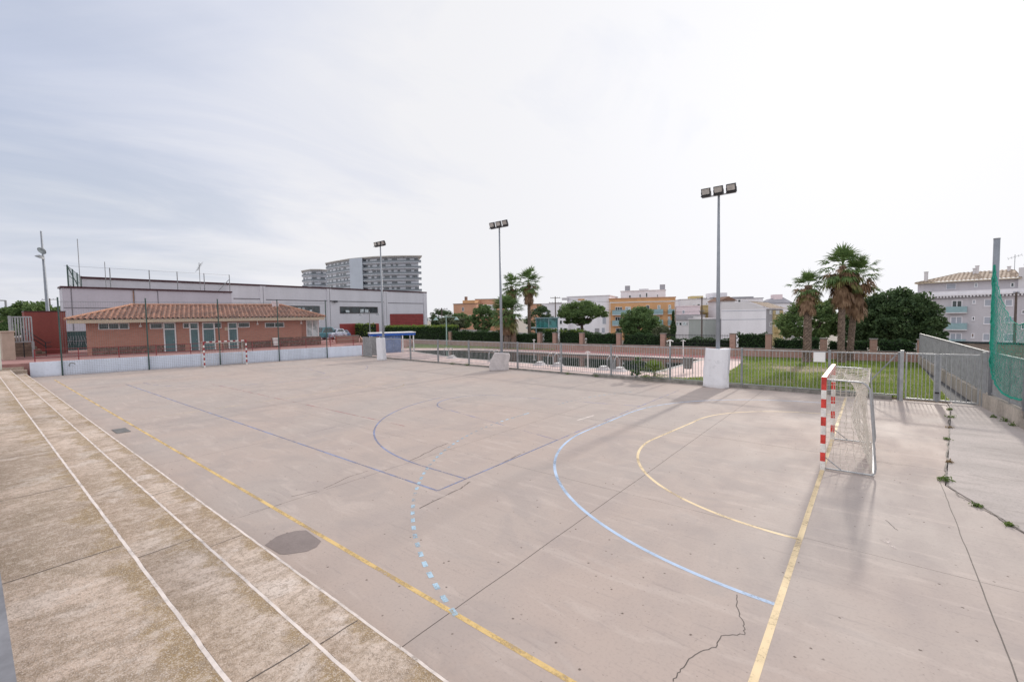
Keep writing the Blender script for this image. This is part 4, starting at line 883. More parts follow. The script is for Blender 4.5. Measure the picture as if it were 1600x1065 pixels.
# umbrella pine, round tree, cypress behind the wall
c = at(909,491,33); tree('umbrella_pine', 'umbrella pine with a broad flat crown in front of the white flats', c[0],33,-.1,(c[0],33,c[2]+.1),(2.95,2.6,1.35),.24,mPINE,61,260,26000,.10,'umb',extra=[((c[0]-.6,33,c[2]-.9),(1.9,1.8,.5),.16)])
c = at(1000,508,32); tree('round_tree', 'round dense green tree in front of the orange building', c[0],32,-.1,(c[0],32,c[2]+.1),(2.1,2.0,1.75),.2,mBUSH,62,230,20000,.10)
c = at(1052,515,30); t = thing('cypress', (c[0],30,-.1), 'slim dark cypress between the orange building and the grey garage', 'tree')
r = rs(63); n = 3600; hh = r.uniform(0,1,n)**1.15; rad = .42*np.sqrt(np.clip(1-hh,0,1))*(.75+.25*np.sin(hh*14)); a = r.uniform(0,2*PI,n); k = r.uniform(.6,1,n); P = np.stack([c[0]+np.cos(a)*rad*k, 30+np.sin(a)*rad*k, .2+hh*3.75], 1); quads('crown', leaves(P,.085,r), mDARKT, t); MB().tube([(c[0],30,-.1),(c[0],30,3.2)], [.08,.02], 6).build('trunk', mBARK, t)
# big dark pines at right
c = at(1405,497,36); tree('dark_pine', 'large dark pine with a heavy rounded crown left of the right hand flats', c[0]-.3,36,-1,(c[0]-.2,36,c[2]),(2.85,2.9,2.2),.3,mDARKT,64,260,34000,.12,extra=[((c[0]+1.5,35.2,c[2]-1.0),(1.5,1.8,1.2),.25),((c[0]-2.0,36,c[2]-.9),(1.7,1.9,1.5),.3)])
c = at(1262,500,38); tree('bushy_pine', 'lower bushy pine behind the single palm trunk', c[0],38,-1,(c[0]+.2,38,c[2]-.2),(2.9,2.6,1.9),.2,mPINE,65,200,19000,.11,extra=[((c[0]+2.4,38,c[2]+.3),(1.8,1.8,1.9),.4)])
# background trees left of the palms
for (u, v, y, ra, mt, lb, sd, nm) in ((755,497,44,(2.3,2.2,2.4),mBUSH,'rounded green tree left of the stout palm',71,'round_tree'),(706,505,40,(2.2,2.0,1.3),mOLIVE,'pale olive green bush before the salmon building',72,'olive_tree'),
        (690,498,62,(3.6,3,2.4),mDARKT,'dark green tree right of the white hall end',73,'dense_tree'),(718,502,64,(3.2,3,2.0),mBUSH,'mid green tree standing before the salmon building base',74,'dense_tree'),
        (842,500,66,(3.4,3,3.2),mDARKT,'dark tree directly behind the slim palm trunk',75,'dense_tree'),(905,522,31,(1.3,.8,.4),mOLIVE,'low straggly grey green shrub under the umbrella pine',76,'shrub'),(1035,519,31,(1.0,.8,.55),mOLIVE,'dry olive shrub left of the cypress',77,'shrub'),
        (45,492,85,(5.6,4,2.4),mPINE,'rounded green tree above the steel gate at far left',78,'dense_tree'),(78,492,92,(4.2,3,1.9),mPINE,'smaller green tree behind the terracotta wall',79,'dense_tree'),(10,515,80,(3,2,1.2),mBUSH,'low green bush beside the far left house',80,'shrub')):
    if u < 100: c = PD(u,v,y); y_ = c[1]
    else: c = at(u,v,y); y_ = y
    tree(nm, lb, c[0], y_, -.3, (c[0],y_,c[2]), ra, .18, mt, sd, 90, 8000 if u > 100 else 9000, .15 if u > 100 else .22, 'ell', group='background trees')
def palm(label, x, y, z0, hs, ztop, R, tr, seed, skirt, nlive=46, ndead=70, lean=(0,0), sw=.75, green=mPALM, half=False, tr2=None, name='fan_palm', grp='fan palms round the pool'):
    """hs: height where live crown springs; skirt: length of the dead hanging leaves"""
    t = thing(name, (x,y,z0), label, 'palm tree', grp); r = rs(seed); top = np.array([x+lean[0], y+lean[1], hs])
    mb = MB(); nseg = 46; n = 14; vs = []; fs = []      # trunk with the stubs of old leaf bases
    for j in range(nseg+1):
        q = j/nseg; rad = tr*(1.18-.25*q+.35*max(0,.08-q)/.08) if tr2 is None else tr+(tr2-tr)*q
        for i in range(n):
            a = 2*PI*i/n+(.22 if j % 2 else 0); k = rad*(1+(.16 if (i+j) % 2 else -.07)+r.uniform(-.06,.06)); vs.append((x+lean[0]*q+k*math.cos(a), y+lean[1]*q+k*math.sin(a), z0+(hs-z0)*q))
    for j in range(nseg):
        for i in range(n): fs.append((j*n+i, j*n+(i+1) % n, (j+1)*n+(i+1) % n, (j+1)*n+i))
    mb.add(vs, fs); mb.build('trunk', mTRUNK, t)
    def fan(base, az, el, Lp, B, droop, nb, out, spread=1.25):
        d = np.array([math.cos(az)*math.cos(el), math.sin(az)*math.cos(el), math.sin(el)]); side = np.array([-math.sin(az), math.cos(az), 0]); nrm_ = np.cross(side, d)
        tip = base+d*Lp+np.array([0,0,-droop*Lp*.25]); w = .028*R/1.7
        out.append([base-side*w*.6, base+side*w*.6, tip+side*w*.5, tip-side*w*.5])
        for k in range(nb):
            a = (k/(nb-1)-.5)*2*spread; dd = d*math.cos(a)+side*math.sin(a)+nrm_*r.uniform(-.12,.12)-np.array([0,0,.10*droop]); dd /= np.linalg.norm(dd); b_ = B*(1-.28*abs(a)/spread)*r.uniform(.85,1.1)
            s2 = np.cross(dd, nrm_); s2 /= np.linalg.norm(s2); wk = B*.05
            m1 = tip+dd*b_*.55; d2 = dd+np.array([0,0,-droop*r.uniform(.5,1.3)]); d2 /= np.linalg.norm(d2); e = m1+d2*b_*.45
            out.append([tip-s2*.01, tip+s2*.01, m1+s2*wk, m1-s2*wk]); out.append([m1-s2*wk, m1+s2*wk, e+s2*.008, e-s2*.008])
    live = []; yel = []; H = ztop-hs
    for k in range(nlive):
        q = k/nlive; az = 2.4*k+r.uniform(-.3,.3); el = math.radians(86-138*q**.9+r.uniform(-10,10)); Lp = (H*.46 if el > .8 else R*.44)*r.uniform(.7,1.2)
        fan(top+np.array([0,0,.12*(1-q)-.25*q]), az, el, Lp*r.uniform(.75,1.3), (R*.42 if el > .9 else R*.54)*r.uniform(.8,1.1), .35+.9*q, 15, yel if (q > .84) else live)
    quads('crown', np.array(live), green, t)
    if yel: quads('yellowing_fronds', np.array(yel), mPALY, t)
    dead = []
    for k in range(ndead):
        q = k/ndead; az = r.uniform(0,2*PI); zb = hs+.05-skirt*.72*q; base = np.array([x+lean[0],y+lean[1],zb])+np.array([math.cos(az),math.sin(az),0])*tr*.9
        el = math.radians(-18-50*min(1,q*2.6)+r.uniform(-12,12)); fan(base, az, el, sw*.55*r.uniform(.7,1.1), skirt*.33*r.uniform(.8,1.2), 1.5, 9, dead, .7)
    quads('dead_skirt', np.array(dead), mDEAD, t); return t
c = at(1263,440,24); palm('single shorter palm with brown skirt left of the two tall palms', c[0],24,.03,c[2]-.25,at(1263,420,24)[2],1.45,.21,81,1.75,38,80,sw=.85)
c = at(1318,415,24.6); palm('tallest palm with wide drooping crown right of the single palm', c[0]-.05,24.6,.03,c[2],at(1318,373,24.6)[2]-.1,1.95,.175,82,2.5,40,100,sw=1.0)
c = at(1340,430,26); palm('second tall palm with a crown merging behind the tallest palm', at(1328,500,26)[0],26,.03,c[2]+.1,at(1345,400,26)[2],1.85,.165,83,2.6,34,90,lean=(.35,0),sw=1.0)
c = at(826,440,29.5); palm('slim tall palm with long brown skirt beside the stout palm', c[0],29.5,-.05,c[2]-.1,at(826,410,29.5)[2]-.1,2.0,.17,84,2.2,50,110,sw=1.0)
c = at(798,447,31.5); palm('dark palm crown rising behind the stout palm', at(800,500,31.5)[0],31.5,-.05,c[2],at(798,420,31.5)[2],1.8,.18,85,2.2,50,60,sw=.9)
c = at(795,486,26.2); palm('stout low palm with big green crown and broad brown skirt', at(792,500,26.2)[0],26.2,.03,c[2],at(795,455,26.2)[2],2.5,.34,86,1.9,80,150,sw=1.5,tr2=.42)
# small fan palm growing through the fence
c = G(1010,590); t = thing('small_fan_palm', (-8.6,10.15,0), 'small bright fan palm growing through the foot of the steel fence', 'palm tree')
r = rs(90); live = []
def sfan(base, az, el, Lp, B, nb):
    d = np.array([math.cos(az)*math.cos(el), math.sin(az)*math.cos(el), math.sin(el)]); side = np.array([-math.sin(az), math.cos(az), 0]); nrm_ = np.cross(side, d); tip = base+d*Lp; live.append([base-side*.01, base+side*.01, tip+side*.008, tip-side*.008])
    for k in range(nb):
        a = (k/(nb-1)-.5)*2.5; dd = d*math.cos(a)+side*math.sin(a)+nrm_*r.uniform(-.1,.1); s2 = np.cross(dd, nrm_); m1 = tip+dd*B*.6; e = m1+(dd+np.array([0,0,-.35]))*B*.4; live.append([tip,tip+s2*.004,m1+s2*.022,m1-s2*.022]); live.append([m1-s2*.022,m1+s2*.022,e+s2*.003,e-s2*.003])
for k in range(22): sfan(np.array([-8.35,10.0,.42]), 2.4*k, math.radians(80-100*k/22+r.uniform(-8,8)), .42*r.uniform(.8,1.1), .42, 13)
quads('fronds', np.array(live), mHEDGL, t); MB().tube([(-8.35,10.0,0),(-8.35,10.0,.45)], [.09,.06], 7).build('trunk', mTRUNK, t)
t = thing('leafy_shrub', (-9.5,10.05,0), 'leafy dark green shrub left of the small fan palm at the fence', 'shrub'); V, C = crown((-9.35,10.0,.62),(.38,.3,.6),30,1500,.06,91); quads('foliage', V, mBUSH, t); MB().tube([(-9.35,10.0,0),(-9.35,10.0,.6)], .025, 5).build('stem', mBARK, t)

# ================================================================== WEEDS
r = rs(100)
def weed(x, y, w, h, n, label, mat=mWEED, group='weeds along the long crack'):
    P = np.stack([x+r.normal(0,w*.45,n), y+r.normal(0,w*.45,n), .01+np.abs(r.normal(0,h*.4,n))], 1); o = quads('weed', leaves(P,.035,r,asp=.3), mat); tag(o, label, 'weed', group); return o
for (u, v, w, h, n, mt, lb) in ((1484,640,.16,.10,90,mWEED,'small green weed at the top of the long crack by the gate'),(1486,652,.2,.12,130,mWEED,'second small weed in the crack near the gate'),(1484,668,.13,.07,70,mWEEDR,'dry brown weed in the crack below the gate weeds'),
        (1480,686,.16,.07,80,mWEED,'flat weed in the middle of the long crack'),(1483,722,.12,.10,70,mWEEDR,'reddish dry weed in the crack above the largest weed'),(1477,750,.2,.11,220,mWEED,'largest green weed where the long crack bends'),
        (1526,790,.12,.07,110,mWEED,'thin grassy weed on the slanting part of the crack'),(1578,820,.12,.05,110,mWEED,'low weed nearest the right edge on the crack'),
        (1552,652,.14,.14,90,mWEED,'green weed at the foot of the net pole wall'),(1570,658,.18,.16,130,mWEED,'leafy weed at the right wall foot under the green net'),(1582,665,.16,.15,110,mWEED,'weed by the foot of the second net pole')):
    p = G(u, v, .01); weed(p[0], p[1], w*.62, h*.75, int(n*.6), lb, mt)
for (x_, lb) in ((-24.6,'small weed at the fence foot left of the foam block'),(-22.9,'second small weed at the fence foot beside the foam block'),(-11.7,'tuft of brownish weed at the fence foot left of the leafy shrub'),(-13.7,'little weed tuft under the fence near the pool ladders')):
    weed(x_, fenceY(x_)-.18, .22, .2, 130, lb, mWEED, 'weeds at the fence foot')

# ================================================================== WHITE HALL
hx = -75.0
hall = Bld('sports_hall', 'long white panelled hall with maroon roof edge and red shutters behind the clubhouse', PX(133,520,hx), PX(667.5,520,hx), -.1)
HL = hall.L; HT = hall.f(400,444)[1]
def hs(u, v): return hall.f(u, v)
mb = MB(); HP_ = [(0,0),(HL,0),(HL,22),(16,22)]; mb.slab(HP_,0,HT-.25); hall.part(mb, 'wall', mHALL)
mb = MB(); mb.slab([(-.1,-.12),(HL+.12,-.12),(HL+.12,22.1),(16,22.1)],HT-.249,HT); hall.part(mb, 'roof_edge', mTRIM)
for s0 in [hs(u,480)[0] for u in (411.5,515,603)]+[HL-.37]: hall.part(MB().box(s0-.45,s0+.37,-.18,-.002,0,HT-.26), 'pilaster', mHALL)
mb = MB()
for (u0,u1,v) in ((365,408,466.2),(415,512,468),(518,601,470.3),(606,661,473)):
    a, z = hs(u0, v); b_, _ = hs(u1, v); mb.box(a,b_,-.05,-.002,z-.06,z+.06)
for u in (411.5,515,603): s0 = hs(u,480)[0]; mb.box(s0-.03,s0+.03,-.20,-.181,0,HT-.27)
for u in (662,):
    s0 = hs(u,480)[0]; mb.box(s0-.05,s0+.05,-.05,-.002,0,hs(u,473)[1])
hall.part(mb, 'panel_joints', mSEAM)
for (u0,v0,u1,v1,n) in ((440,477.5,499.5,489,5),(531,479,590,489.5,4)):
    rr = hall.rect(u0,v0,u1,v1); hall.window(rr, n, M('dark_window_frame',(.10,.09,.095),.5) if u0 < 500 else bpy.data.materials['dark_window_frame'], mGLS, fw=.10, dep=.08)
    r = rs(int(u0))
    for k in range(n*2):
        if r.rand() < .55: w = (rr[1]-rr[0])/(n*2); mb = MB(); mb.box(rr[0]+w*k+.15,rr[0]+w*(k+1)-.1,-.05,-.042,rr[2]+.15,rr[3]-.2-r.uniform(0,.5)); hall.part(mb, 'blind', mGLSC)
rr = hall.rect(609.5,490.5,661,510); mb = MB(); mb.box(rr[0],rr[1],-.12,-.003,0,rr[3]); hall.part(mb, 'red_shutter', mRDOOR); mb = MB()
for z in np.arange(.4, rr[3], .32): mb.box(rr[0]+.02,rr[1]-.02,-.14,-.121,z,z+.05)
hall.part(mb, 'shutter_slats', mTRIM)
for (u0,u1) in ((531,556),(573,592)):
    rr = hall.rect(u0,505.5,u1,530); mb = MB(); mb.box(rr[0],rr[1],-.12,-.003,0,rr[3]); hall.part(mb, 'red_door', mRDOOR)
s0, z0 = hs(524,471); mb = MB(); mb.box(s0-.5,s0+.1,-.6,-.21,z0-.15,z0+.15); mb.obar((s0-1.2,-.35,z0+.1),(s0-.5,-.35,z0),.12,.12); hall.part(mb, 'wall_lamp', mBLK)
low = Bld('hall_annex', 'lower flat roofed annex of the white hall with maroon edge, left end', PX(101.5,520,-72.5), PX(364.5,520,-72.5), -.1)
LT = low.f(230,451)[1]; mb = MB(); mb.box(0,low.L,0,2.4,0,LT-.2); low.part(mb, 'wall', mHALL2)
mb = MB(); mb.box(-.15,low.L+.1,-.15,2.39,LT-.2,LT); low.part(mb, 'roof_edge', mTRIM)
mb = MB(); z = low.f(150,481)[1]; mb.box(0.05,low.L*.5,-.03,-.002,z-.05,z+.05)
for u in (112,210,247): s0 = low.f(u,470)[0]; mb.box(s0-.04,s0+.04,-.04,-.002,0,LT-.21)
low.part(mb, 'panel_joints', mSEAM)
mb = MB(); s0 = low.f(210,460)[0]; mb.tube([(s0-.12,-.08,0),(s0-.12,-.08,LT-.3)], .05, 6); low.part(mb, 'rain_pipe', M('rusty_pipe', (.35,.2,.13), .8, .3))
rfz = LT+low.z0; b = thing('roof_fence', (*low.A, rfz), 'dark green wire fence with posts on the roof of the hall annex', 'fence')
mb = MB(); P0 = low.A; tops_ = {}
Q0 = np.array(PX(106.5,440,-72.7)[:2]); Q1 = np.array(PD(137,440,72)[:2])
for i in range(6): q = Q0+(Q1-Q0)*i/5; mb.tube([(*q,rfz),(*q,rfz+2.5)], .07, 6)
for z in (.2,1.3,2.4): mb.tube([(*Q0,rfz+z),(*Q1,rfz+z)], .03, 5)
mb.tube([(*Q0,rfz+2.4),(*(Q0+(Q1-Q0)*.4),rfz+.8)], .05, 5)
for k in range(60): q = Q0+(Q1-Q0)*k/59; mb.tube([(*q,rfz+.1),(*q,rfz+2.4)], .010, 3, False)
mb.build('end_run', mGRN, b)
mb = MB()
for u in (173.5,235,278.5,320.5,360):
    s0 = low.f(u,440)[0]; q = low.A+low.d*s0+low.n*.35; mb.tube([(*q,rfz),(*q,rfz+2.45)], .055, 6)
s0, s1 = low.f(342,450)[0], low.f(359,440)[0]; qa, qb = low.A+low.d*s0+low.n*.35, low.A+low.d*s1+low.n*.35; mb.tube([(*qa,rfz),(*qb,rfz+1.7)], .05, 5)
qa, qb = low.A+low.d*.3+low.n*.35, low.A+low.d*low.f(360,440)[0]+low.n*.35
for z in (2.4,): mb.tube([(*qa,rfz+z),(*qb,rfz+z)], .012, 4)
mb.build('front_posts', mGALVD, b)
def antenna(p, h, label, arms=True):
    t = thing('roof_antenna', p, label, 'antenna', 'roof antennas'); p = np.array(p, float); mb = MB(); mb.tube([p, p+(0,0,h)], .04, 5); mb.build('mast', mGALVD, t)
    if arms:
        mb = MB(); mb.tube([p+(-.8,0,h*.75),p+(.8,0,h*.95)], .025, 4)
        for k in range(5): q = p+(-.8+.4*k,0,h*.75+.05*h*k); mb.tube([q+(0,-.3,-.25),q+(0,.3,.25)], .018, 4)
        mb.build('aerial', mGALVD, t)
q = low.A+low.d*low.f(128.5,440)[0]+low.n*1.5; antenna((*q,rfz), low.f(128.5,371)[1]-LT, 'tall thin whip antenna on the hall annex roof', False)
q = low.A+low.d*low.f(169.5,440)[0]+low.n*1.6; antenna((*q,rfz), 3.3, 'straight grey mast on the hall annex roof beside the first fence post', False)
q = low.A+low.d*low.f(317,440)[0]+low.n*1.2; antenna((*q,rfz), 4.0, 'television aerial on the hall annex roof near its right end')

# ================================================================== HOTEL TOWER
def hotel(label, path, vtop, vfl, floors, blank=None, seed=1, over=2.2, name='hotel_tower'):
    """path: list of (u, depth) corners of the curved front; floors counted down from the roof"""
    P = [PD(u, 497, d)[:2] for u, d in path]; dense = []
    P = [np.array(p) for p in P]; t = thing(name, (*P[0], -3.4), label, 'building', 'hotel blocks on the skyline'); d0 = path[len(path)//2][1]
    zt = PD(path[-1][0], vtop, path[-1][1])[2]; fh = vfl*d0/CF
    back = [p+np.array([CP[0]-p[0], CP[1]-p[1]])/np.linalg.norm([CP[0]-p[0], CP[1]-p[1]])*-16 for p in P]
    def ring(off): return [p+(CP[:2]-p)/np.linalg.norm(CP[:2]-p)*off for p in P]
    def ext(Q, k):
        Q = list(Q); a = Q[0]-(Q[1]-Q[0])/np.linalg.norm(Q[1]-Q[0])*k; c = Q[-1]+(Q[-1]-Q[-2])/np.linalg.norm(Q[-1]-Q[-2])*k; Q[0] = a; Q[-1] = c; return Q
    def strip(mb, A_, B_, z0, z1):
        for i in range(len(A_)-1): mb.hexa([(*A_[i],z0),(*A_[i+1],z0),(*B_[i+1],z0),(*B_[i],z0)],[(*A_[i],z1),(*A_[i+1],z1),(*B_[i+1],z1),(*B_[i],z1)])
    mb = MB(); strip(mb, P, back, -3.4, zt-.3); mb.build('wall', mHTL, t)
    mb = MB(); e = ext(ring(over),2.0); strip(mb, e, back, zt-.3, zt+.35); mb.build('roof', mHTLR, t)
    r = rs(seed); nwin = 0; rest = MB()
    for k in range(floors):
        z = zt-fh*(k+1); segs = [i for i in range(len(P)-1) if i not in (blank or [])]
        e0, e1 = ext(ring(.05),1.5), ext(ring(over-.2),1.5); a0, a1 = ext(ring(over-.3),1.5), ext(ring(over-.15),1.5); runs = [[]]
        for i in segs:
            if runs[-1] and i != runs[-1][-1]+1: runs.append([])
            runs[-1].append(i)
        for run in runs:
            mb = MB()
            for i in run: mb.hexa([(*e1[i],z-.28),(*e1[i+1],z-.28),(*e0[i+1],z-.28),(*e0[i],z-.28)],[(*e1[i],z),(*e1[i+1],z),(*e0[i+1],z),(*e0[i],z)])
            sb = mb.build('slab', mHTL, t); mb = MB()
            for i in run: mb.hexa([(*a1[i],z+.02),(*a1[i+1],z+.02),(*a0[i+1],z+.02),(*a0[i],z+.02)],[(*a1[i],z+1.0),(*a1[i+1],z+1.0),(*a0[i+1],z+1.0),(*a0[i],z+1.0)])
            mb.build('balcony_front', mHTLD, sb)
        w0, w1 = ring(.08), ring(.0)
        for i in segs:
            Ls = np.linalg.norm(P[i+1]-P[i]); x = r.uniform(.3,1.2)
            while x < Ls-2:
                w = (1.9,2.8,1.3)[r.randint(3)]; f0, f1 = x/Ls, min(1,(x+w)/Ls); A_, B_ = w0[i]+(w0[i+1]-w0[i])*f0, w0[i]+(w0[i+1]-w0[i])*f1; C_, D_ = w1[i]+(w1[i+1]-w1[i])*f1, w1[i]+(w1[i+1]-w1[i])*f0
                wq = MB() if nwin < 100 else rest; wq.hexa([(*A_,z+.05),(*B_,z+.05),(*C_,z+.05),(*D_,z+.05)],[(*A_,z+2.2),(*B_,z+2.2),(*C_,z+2.2),(*D_,z+2.2)]); nwin += 1
                if wq is not rest: wq.build('window', mHGL, t)
                x += w+r.uniform(1.0,2.6)
    if rest.v: struct(rest.build('window', mHGL, t), 'stuff')
    if blank:
        mb = MB(); e0, e1 = ring(.0), ring(2.35)
        for i in blank: mb.hexa([(*e1[i],-3),(*e1[i+1],-3),(*e0[i+1],-3),(*e0[i],-3)],[(*e1[i],zt+.1),(*e1[i+1],zt+.1),(*e0[i+1],zt+.1),(*e0[i],zt+.1)])
        mb.build('stair_core', mHTLB, t)
    return t
hotel('tall curved hotel tower with dark balcony bands and blank blue grey core', [(514,262),(526,256),(538,251),(549,247),(569,243),(590,240),(612,239),(634,239),(656,240)], 401.5, 8.75, 9, [3])
hotel('lower hotel block with balcony bands left of the curved tower', [(476,285),(488,279),(502,280),(522,286)], 423.5, 8.3, 6, None, 2)

# ================================================================== TOWN HOUSES
def block(name, label, u0, d0, u1, d1, vtop, depth, mat, zb=-3.4, roofmat=None, par=0.0, group=None):
    b = Bld(name, label, PD(u0,500,d0), PD(u1,500,d1), zb, 'building', group); H = b.f((u0+u1)/2, vtop)[1]; mb = MB(); mb.box(0,b.L,0,depth,0,H); b.part(mb, 'wall', mat); b.H = H; b.D = depth
    if roofmat: mb = MB(); mb.box(-.15,b.L+.15,-.15,depth+.1,H+.003,H+.25); b.part(mb, 'roof', roofmat)
    return b
def wins(b, L_, glass=mGLS, panes=1, fw=.09, frame=mFRAME):
    for q in L_: b.window(b.rect(*q), panes, frame, glass, fw=fw, dep=.10)
def balc(b, rects, mat=mTBAL, out=1.1, slab=mWB2):
    for q in rects:
        x0,x1,z0,z1 = b.rect(*q); mb = MB(); mb.box(x0,x1,-out,-.003,z0-.16,z0); o = b.part(mb, 'balcony', slab)
        mb = MB(); mb.box(x0,x1,-out,-out+.05,z0+.003,z1); mb.box(x0,x0+.05,-out+.053,-.005,z0+.003,z1); mb.box(x1-.05,x1,-out+.053,-.005,z0+.003,z1); b.part(mb, 'balustrade', mat, o)
Z6 = lambda a,b_,c,d: (840+a/9.685, 430+b_/9.685, 840+c/9.685, 430+d/9.685)
Z7 = lambda a,b_,c,d: (940+a/9.685, 430+b_/9.685, 940+c/9.685, 430+d/9.685)
Z4 = lambda a,b_,c,d: (1040+a/7.273, 440+b_/7.273, 1040+c/7.273, 440+d/7.273)
Z5 = lambda a,b_,c,d: (1400+a/6.655, 400+b_/6.655, 1400+c/6.655, 400+d/6.655)
GR = 'town houses beyond the pool'
b = block('apartment_block', 'low pale apartment block left of the umbrella pine', 847.5,138,888,134,474.6,12,mWB1,roofmat=mWB2,group=GR)
wins(b, [Z6(118,512,170,590),Z6(250,655,262,720)], mSHUT); wins(b, [Z6(335,680,372,740),Z6(340,790,380,860),Z6(398,795,450,862)])
b = block('apartment_block', 'taller pale apartment block behind the umbrella pine, beside the orange building', 886.5,136,952.5,131,463.2,14,mWB1,roofmat=mWB2,group=GR)
wins(b, [Z6(980,630,1040,740),Z6(968,790,1022,875)], mSHUT); wins(b, [Z6(862,797,940,872)], mGRY); wins(b, [Z6(598,790,650,862)])
rr = b.rect(*Z6(612,356,710,380)); mb = MB(); mb.box(rr[0],rr[1],-.06,-.003,rr[2],rr[3]); b.part(mb, 'orange_band', mORG)
rr = b.rect(*Z6(405,340,470,378)); mb = MB(); mb.box(rr[0]-.5,rr[1],-1.0,-.003,rr[2],rr[3]); b.part(mb, 'canopy', mWB2)
b = block('orange_building', 'orange apartment building with pale teal balconies behind the round tree', 952,130,1055.5,126,466,14,mORG,roofmat=mSAL,group=GR)
balc(b, [Z7(160,525,440,595),Z7(680,515,925,590),Z7(1000,515,1095,580),Z7(160,682,315,755),Z7(820,672,925,755),Z7(1000,680,1065,752)])
wins(b, [Z7(205,478,312,560),Z7(205,630,315,715)], mGLS, 3); wins(b, [Z7(358,475,440,560),Z7(845,450,890,555),Z7(1010,445,1050,555),Z7(840,790,885,850),Z7(1003,790,1040,850),Z7(1003,622,1040,720)], mGLSC); wins(b, [Z7(672,452,725,555),Z7(815,622,880,720),Z7(215,800,300,865)])
mb = MB(); s0, z0 = b.f(*Z7(115,400,115,410)[:2]); mb.box(.1,b.L-.1,-.10,-.003,b.f(1000,471.5)[1]-.15,b.f(1000,471.5)[1]+.1); b.part(mb, 'string_course', mWH2)
mb = MB()
for u in (953.3,1054.6): s0 = b.f(u,500)[0]; mb.tube([(s0,-.12,0),(s0,-.12,b.H-.8)], .08, 6)
b.part(mb, 'rain_pipe', mWH2)
pu = block('white_penthouse', 'white rooftop flats with chimneys rising behind the orange building', 970,146,1040,142,454.5,12,mWB1,roofmat=mWB2,group=GR)
wins(pu, [Z7(412,300,445,345),Z7(570,285,595,335),Z7(668,265,695,335),Z7(835,288,855,332)]); s0, z0 = pu.f(998.5,451); s1, _ = pu.f(1013.5,451); mb = MB(); mb.box(s0,s1,1,6,pu.H+.253,z0); pu.part(mb, 'stair_tower', mWB2)
for u in (980,1035.5): s0 = pu.f(u,450)[0]; pu.part(MB().box(s0-.8,s0+.8,2,3.5,pu.H+.253,pu.H+2.0), 'chimney', mGRY)
b = block('salmon_building', 'salmon apartment building stepping up between hall and palms', 743,165,792,165,467.5,16,mSAL,roofmat=mHTLR,group=GR); wins(b, [(757,483,764,491),(768,480,775,487)], mGLSC)
rr = b.rect(752,476,771,485); mb = MB(); mb.box(rr[0],rr[1],-1.5,-.003,rr[2]-2,rr[3]); b.part(mb, 'white_bay', mWB1)
b = block('tan_building', 'tan stepped apartment building left of the salmon one', 709,160,745,158,475,14,mSAL,roofmat=mBRN,group=GR); wins(b, [(715,492,720,498),(725,492.5,730,498.5),(732,492,736,498.5),(722,480,725,486)])
mb = MB(); s0 = b.f(722,470)[0]; s1 = b.f(741,470)[0]; mb.box(s0,s1,.5,8,b.H+.26,b.f(730,469)[1]); b.part(mb, 'upper_floor', mORG); s0 = b.f(726,465)[0]; mb = MB(); mb.box(s0-.4,s0+.4,1,2,b.f(730,469)[1]-.1,b.f(730,463)[1]); b.part(mb, 'chimney', mBRN)
b = block('brick_red_house', 'small brick red house between the slim palm and the pale block', 828,150,847,150,475.5,10,mSAL,roofmat=mBRN,group=GR); wins(b, [(834,482,840,487)])
b = block('pink_house', 'low pinkish house with dark terrace band right of the orange building', 1056,118,1096,115,493,10,mWB2,roofmat=mGRY,group=GR)
wins(b, [Z4(120,458,150,498),Z4(192,456,235,498)], mGLSC); wins(b, [Z4(155,460,185,498),Z4(235,460,252,498)], mGLS); wins(b, [Z4(258,438,328,452)], mGLS)
mb = MB(); mb.box(0,b.L-2,-.4,-.003,b.f(1070,499.5)[1],b.f(1070,494.5)[1]); b.part(mb, 'dark_band', mGRY)
b = block('pink_upper_house', 'pale pink upper storey set back behind the low pinkish house', 1056,126,1094,124,478.8,8,mPNK,roofmat=mPNK,group=GR); wins(b, [Z4(190,325,216,362)], mSHUT)
b = block('yellow_house', 'pale yellow house with long rounded balconies behind the utility pole', 1072,134,1126,131,478,10,mYLB,roofmat=mYLB,group=GR); balc(b, [Z4(235,290,430,345),Z4(425,290,600,345)], mYLB, 1.6, mYLB); wins(b, [Z4(500,365,540,388)], mGLS)
b = block('white_long_house', 'long white house with small dark windows above the yellow balconies', 1063,150,1126,148,467.5,10,mWB1,roofmat=mWB1,group=GR); wins(b, [Z4(220,268,242,280),Z4(305,263,335,276),Z4(358,252,392,272),Z4(462,240,475,262),Z4(490,250,510,262),Z4(540,250,552,266)])
rr = b.f(1081,462); mb = MB(); s0, s1 = b.f(1081,465)[0], b.f(1100,465)[0]; mb.box(s0,s1,1,6,b.H+.26,b.f(1090,462)[1]); b.part(mb, 'roof_room', mYLB)
b = block('white_roof_tower', 'plain white rooftop tower directly behind the nearest mast pole', 1114,156,1136,156,457.2,6,mWB1,group=GR); mb = MB(); mb.box(-1.2,b.L*.5,-2,-.003,b.f(1115,468)[1],b.f(1115,465)[1]); b.part(mb, 'dark_canopy', mBLK)
b = block('brown_gable_house', 'house with small brown gabled roof behind the blank white wall', 1127,120,1148,120,470,8,mWB2,group=GR); zg = b.f(1137,462.8)[1]; H_ = b.H; mb = MB(); mb.add([(-.5,-.4,H_),(b.L+.5,-.4,H_),(b.L+.5,8,H_),(-.5,8,H_),(b.L/2,-.4,zg),(b.L/2,8,zg)], [(0,1,4),(1,2,5,4),(2,3,5),(3,0,4,5),(0,3,2,1)]); b.part(mb, 'roof', mBRN)
b = block('white_flat_house', 'white flat roofed house with a dark roof line on the skyline', 1144,150,1192,148,466.5,9,mWB1,roofmat=mGRY,group=GR); wins(b, [(1153,468,1157,472)])
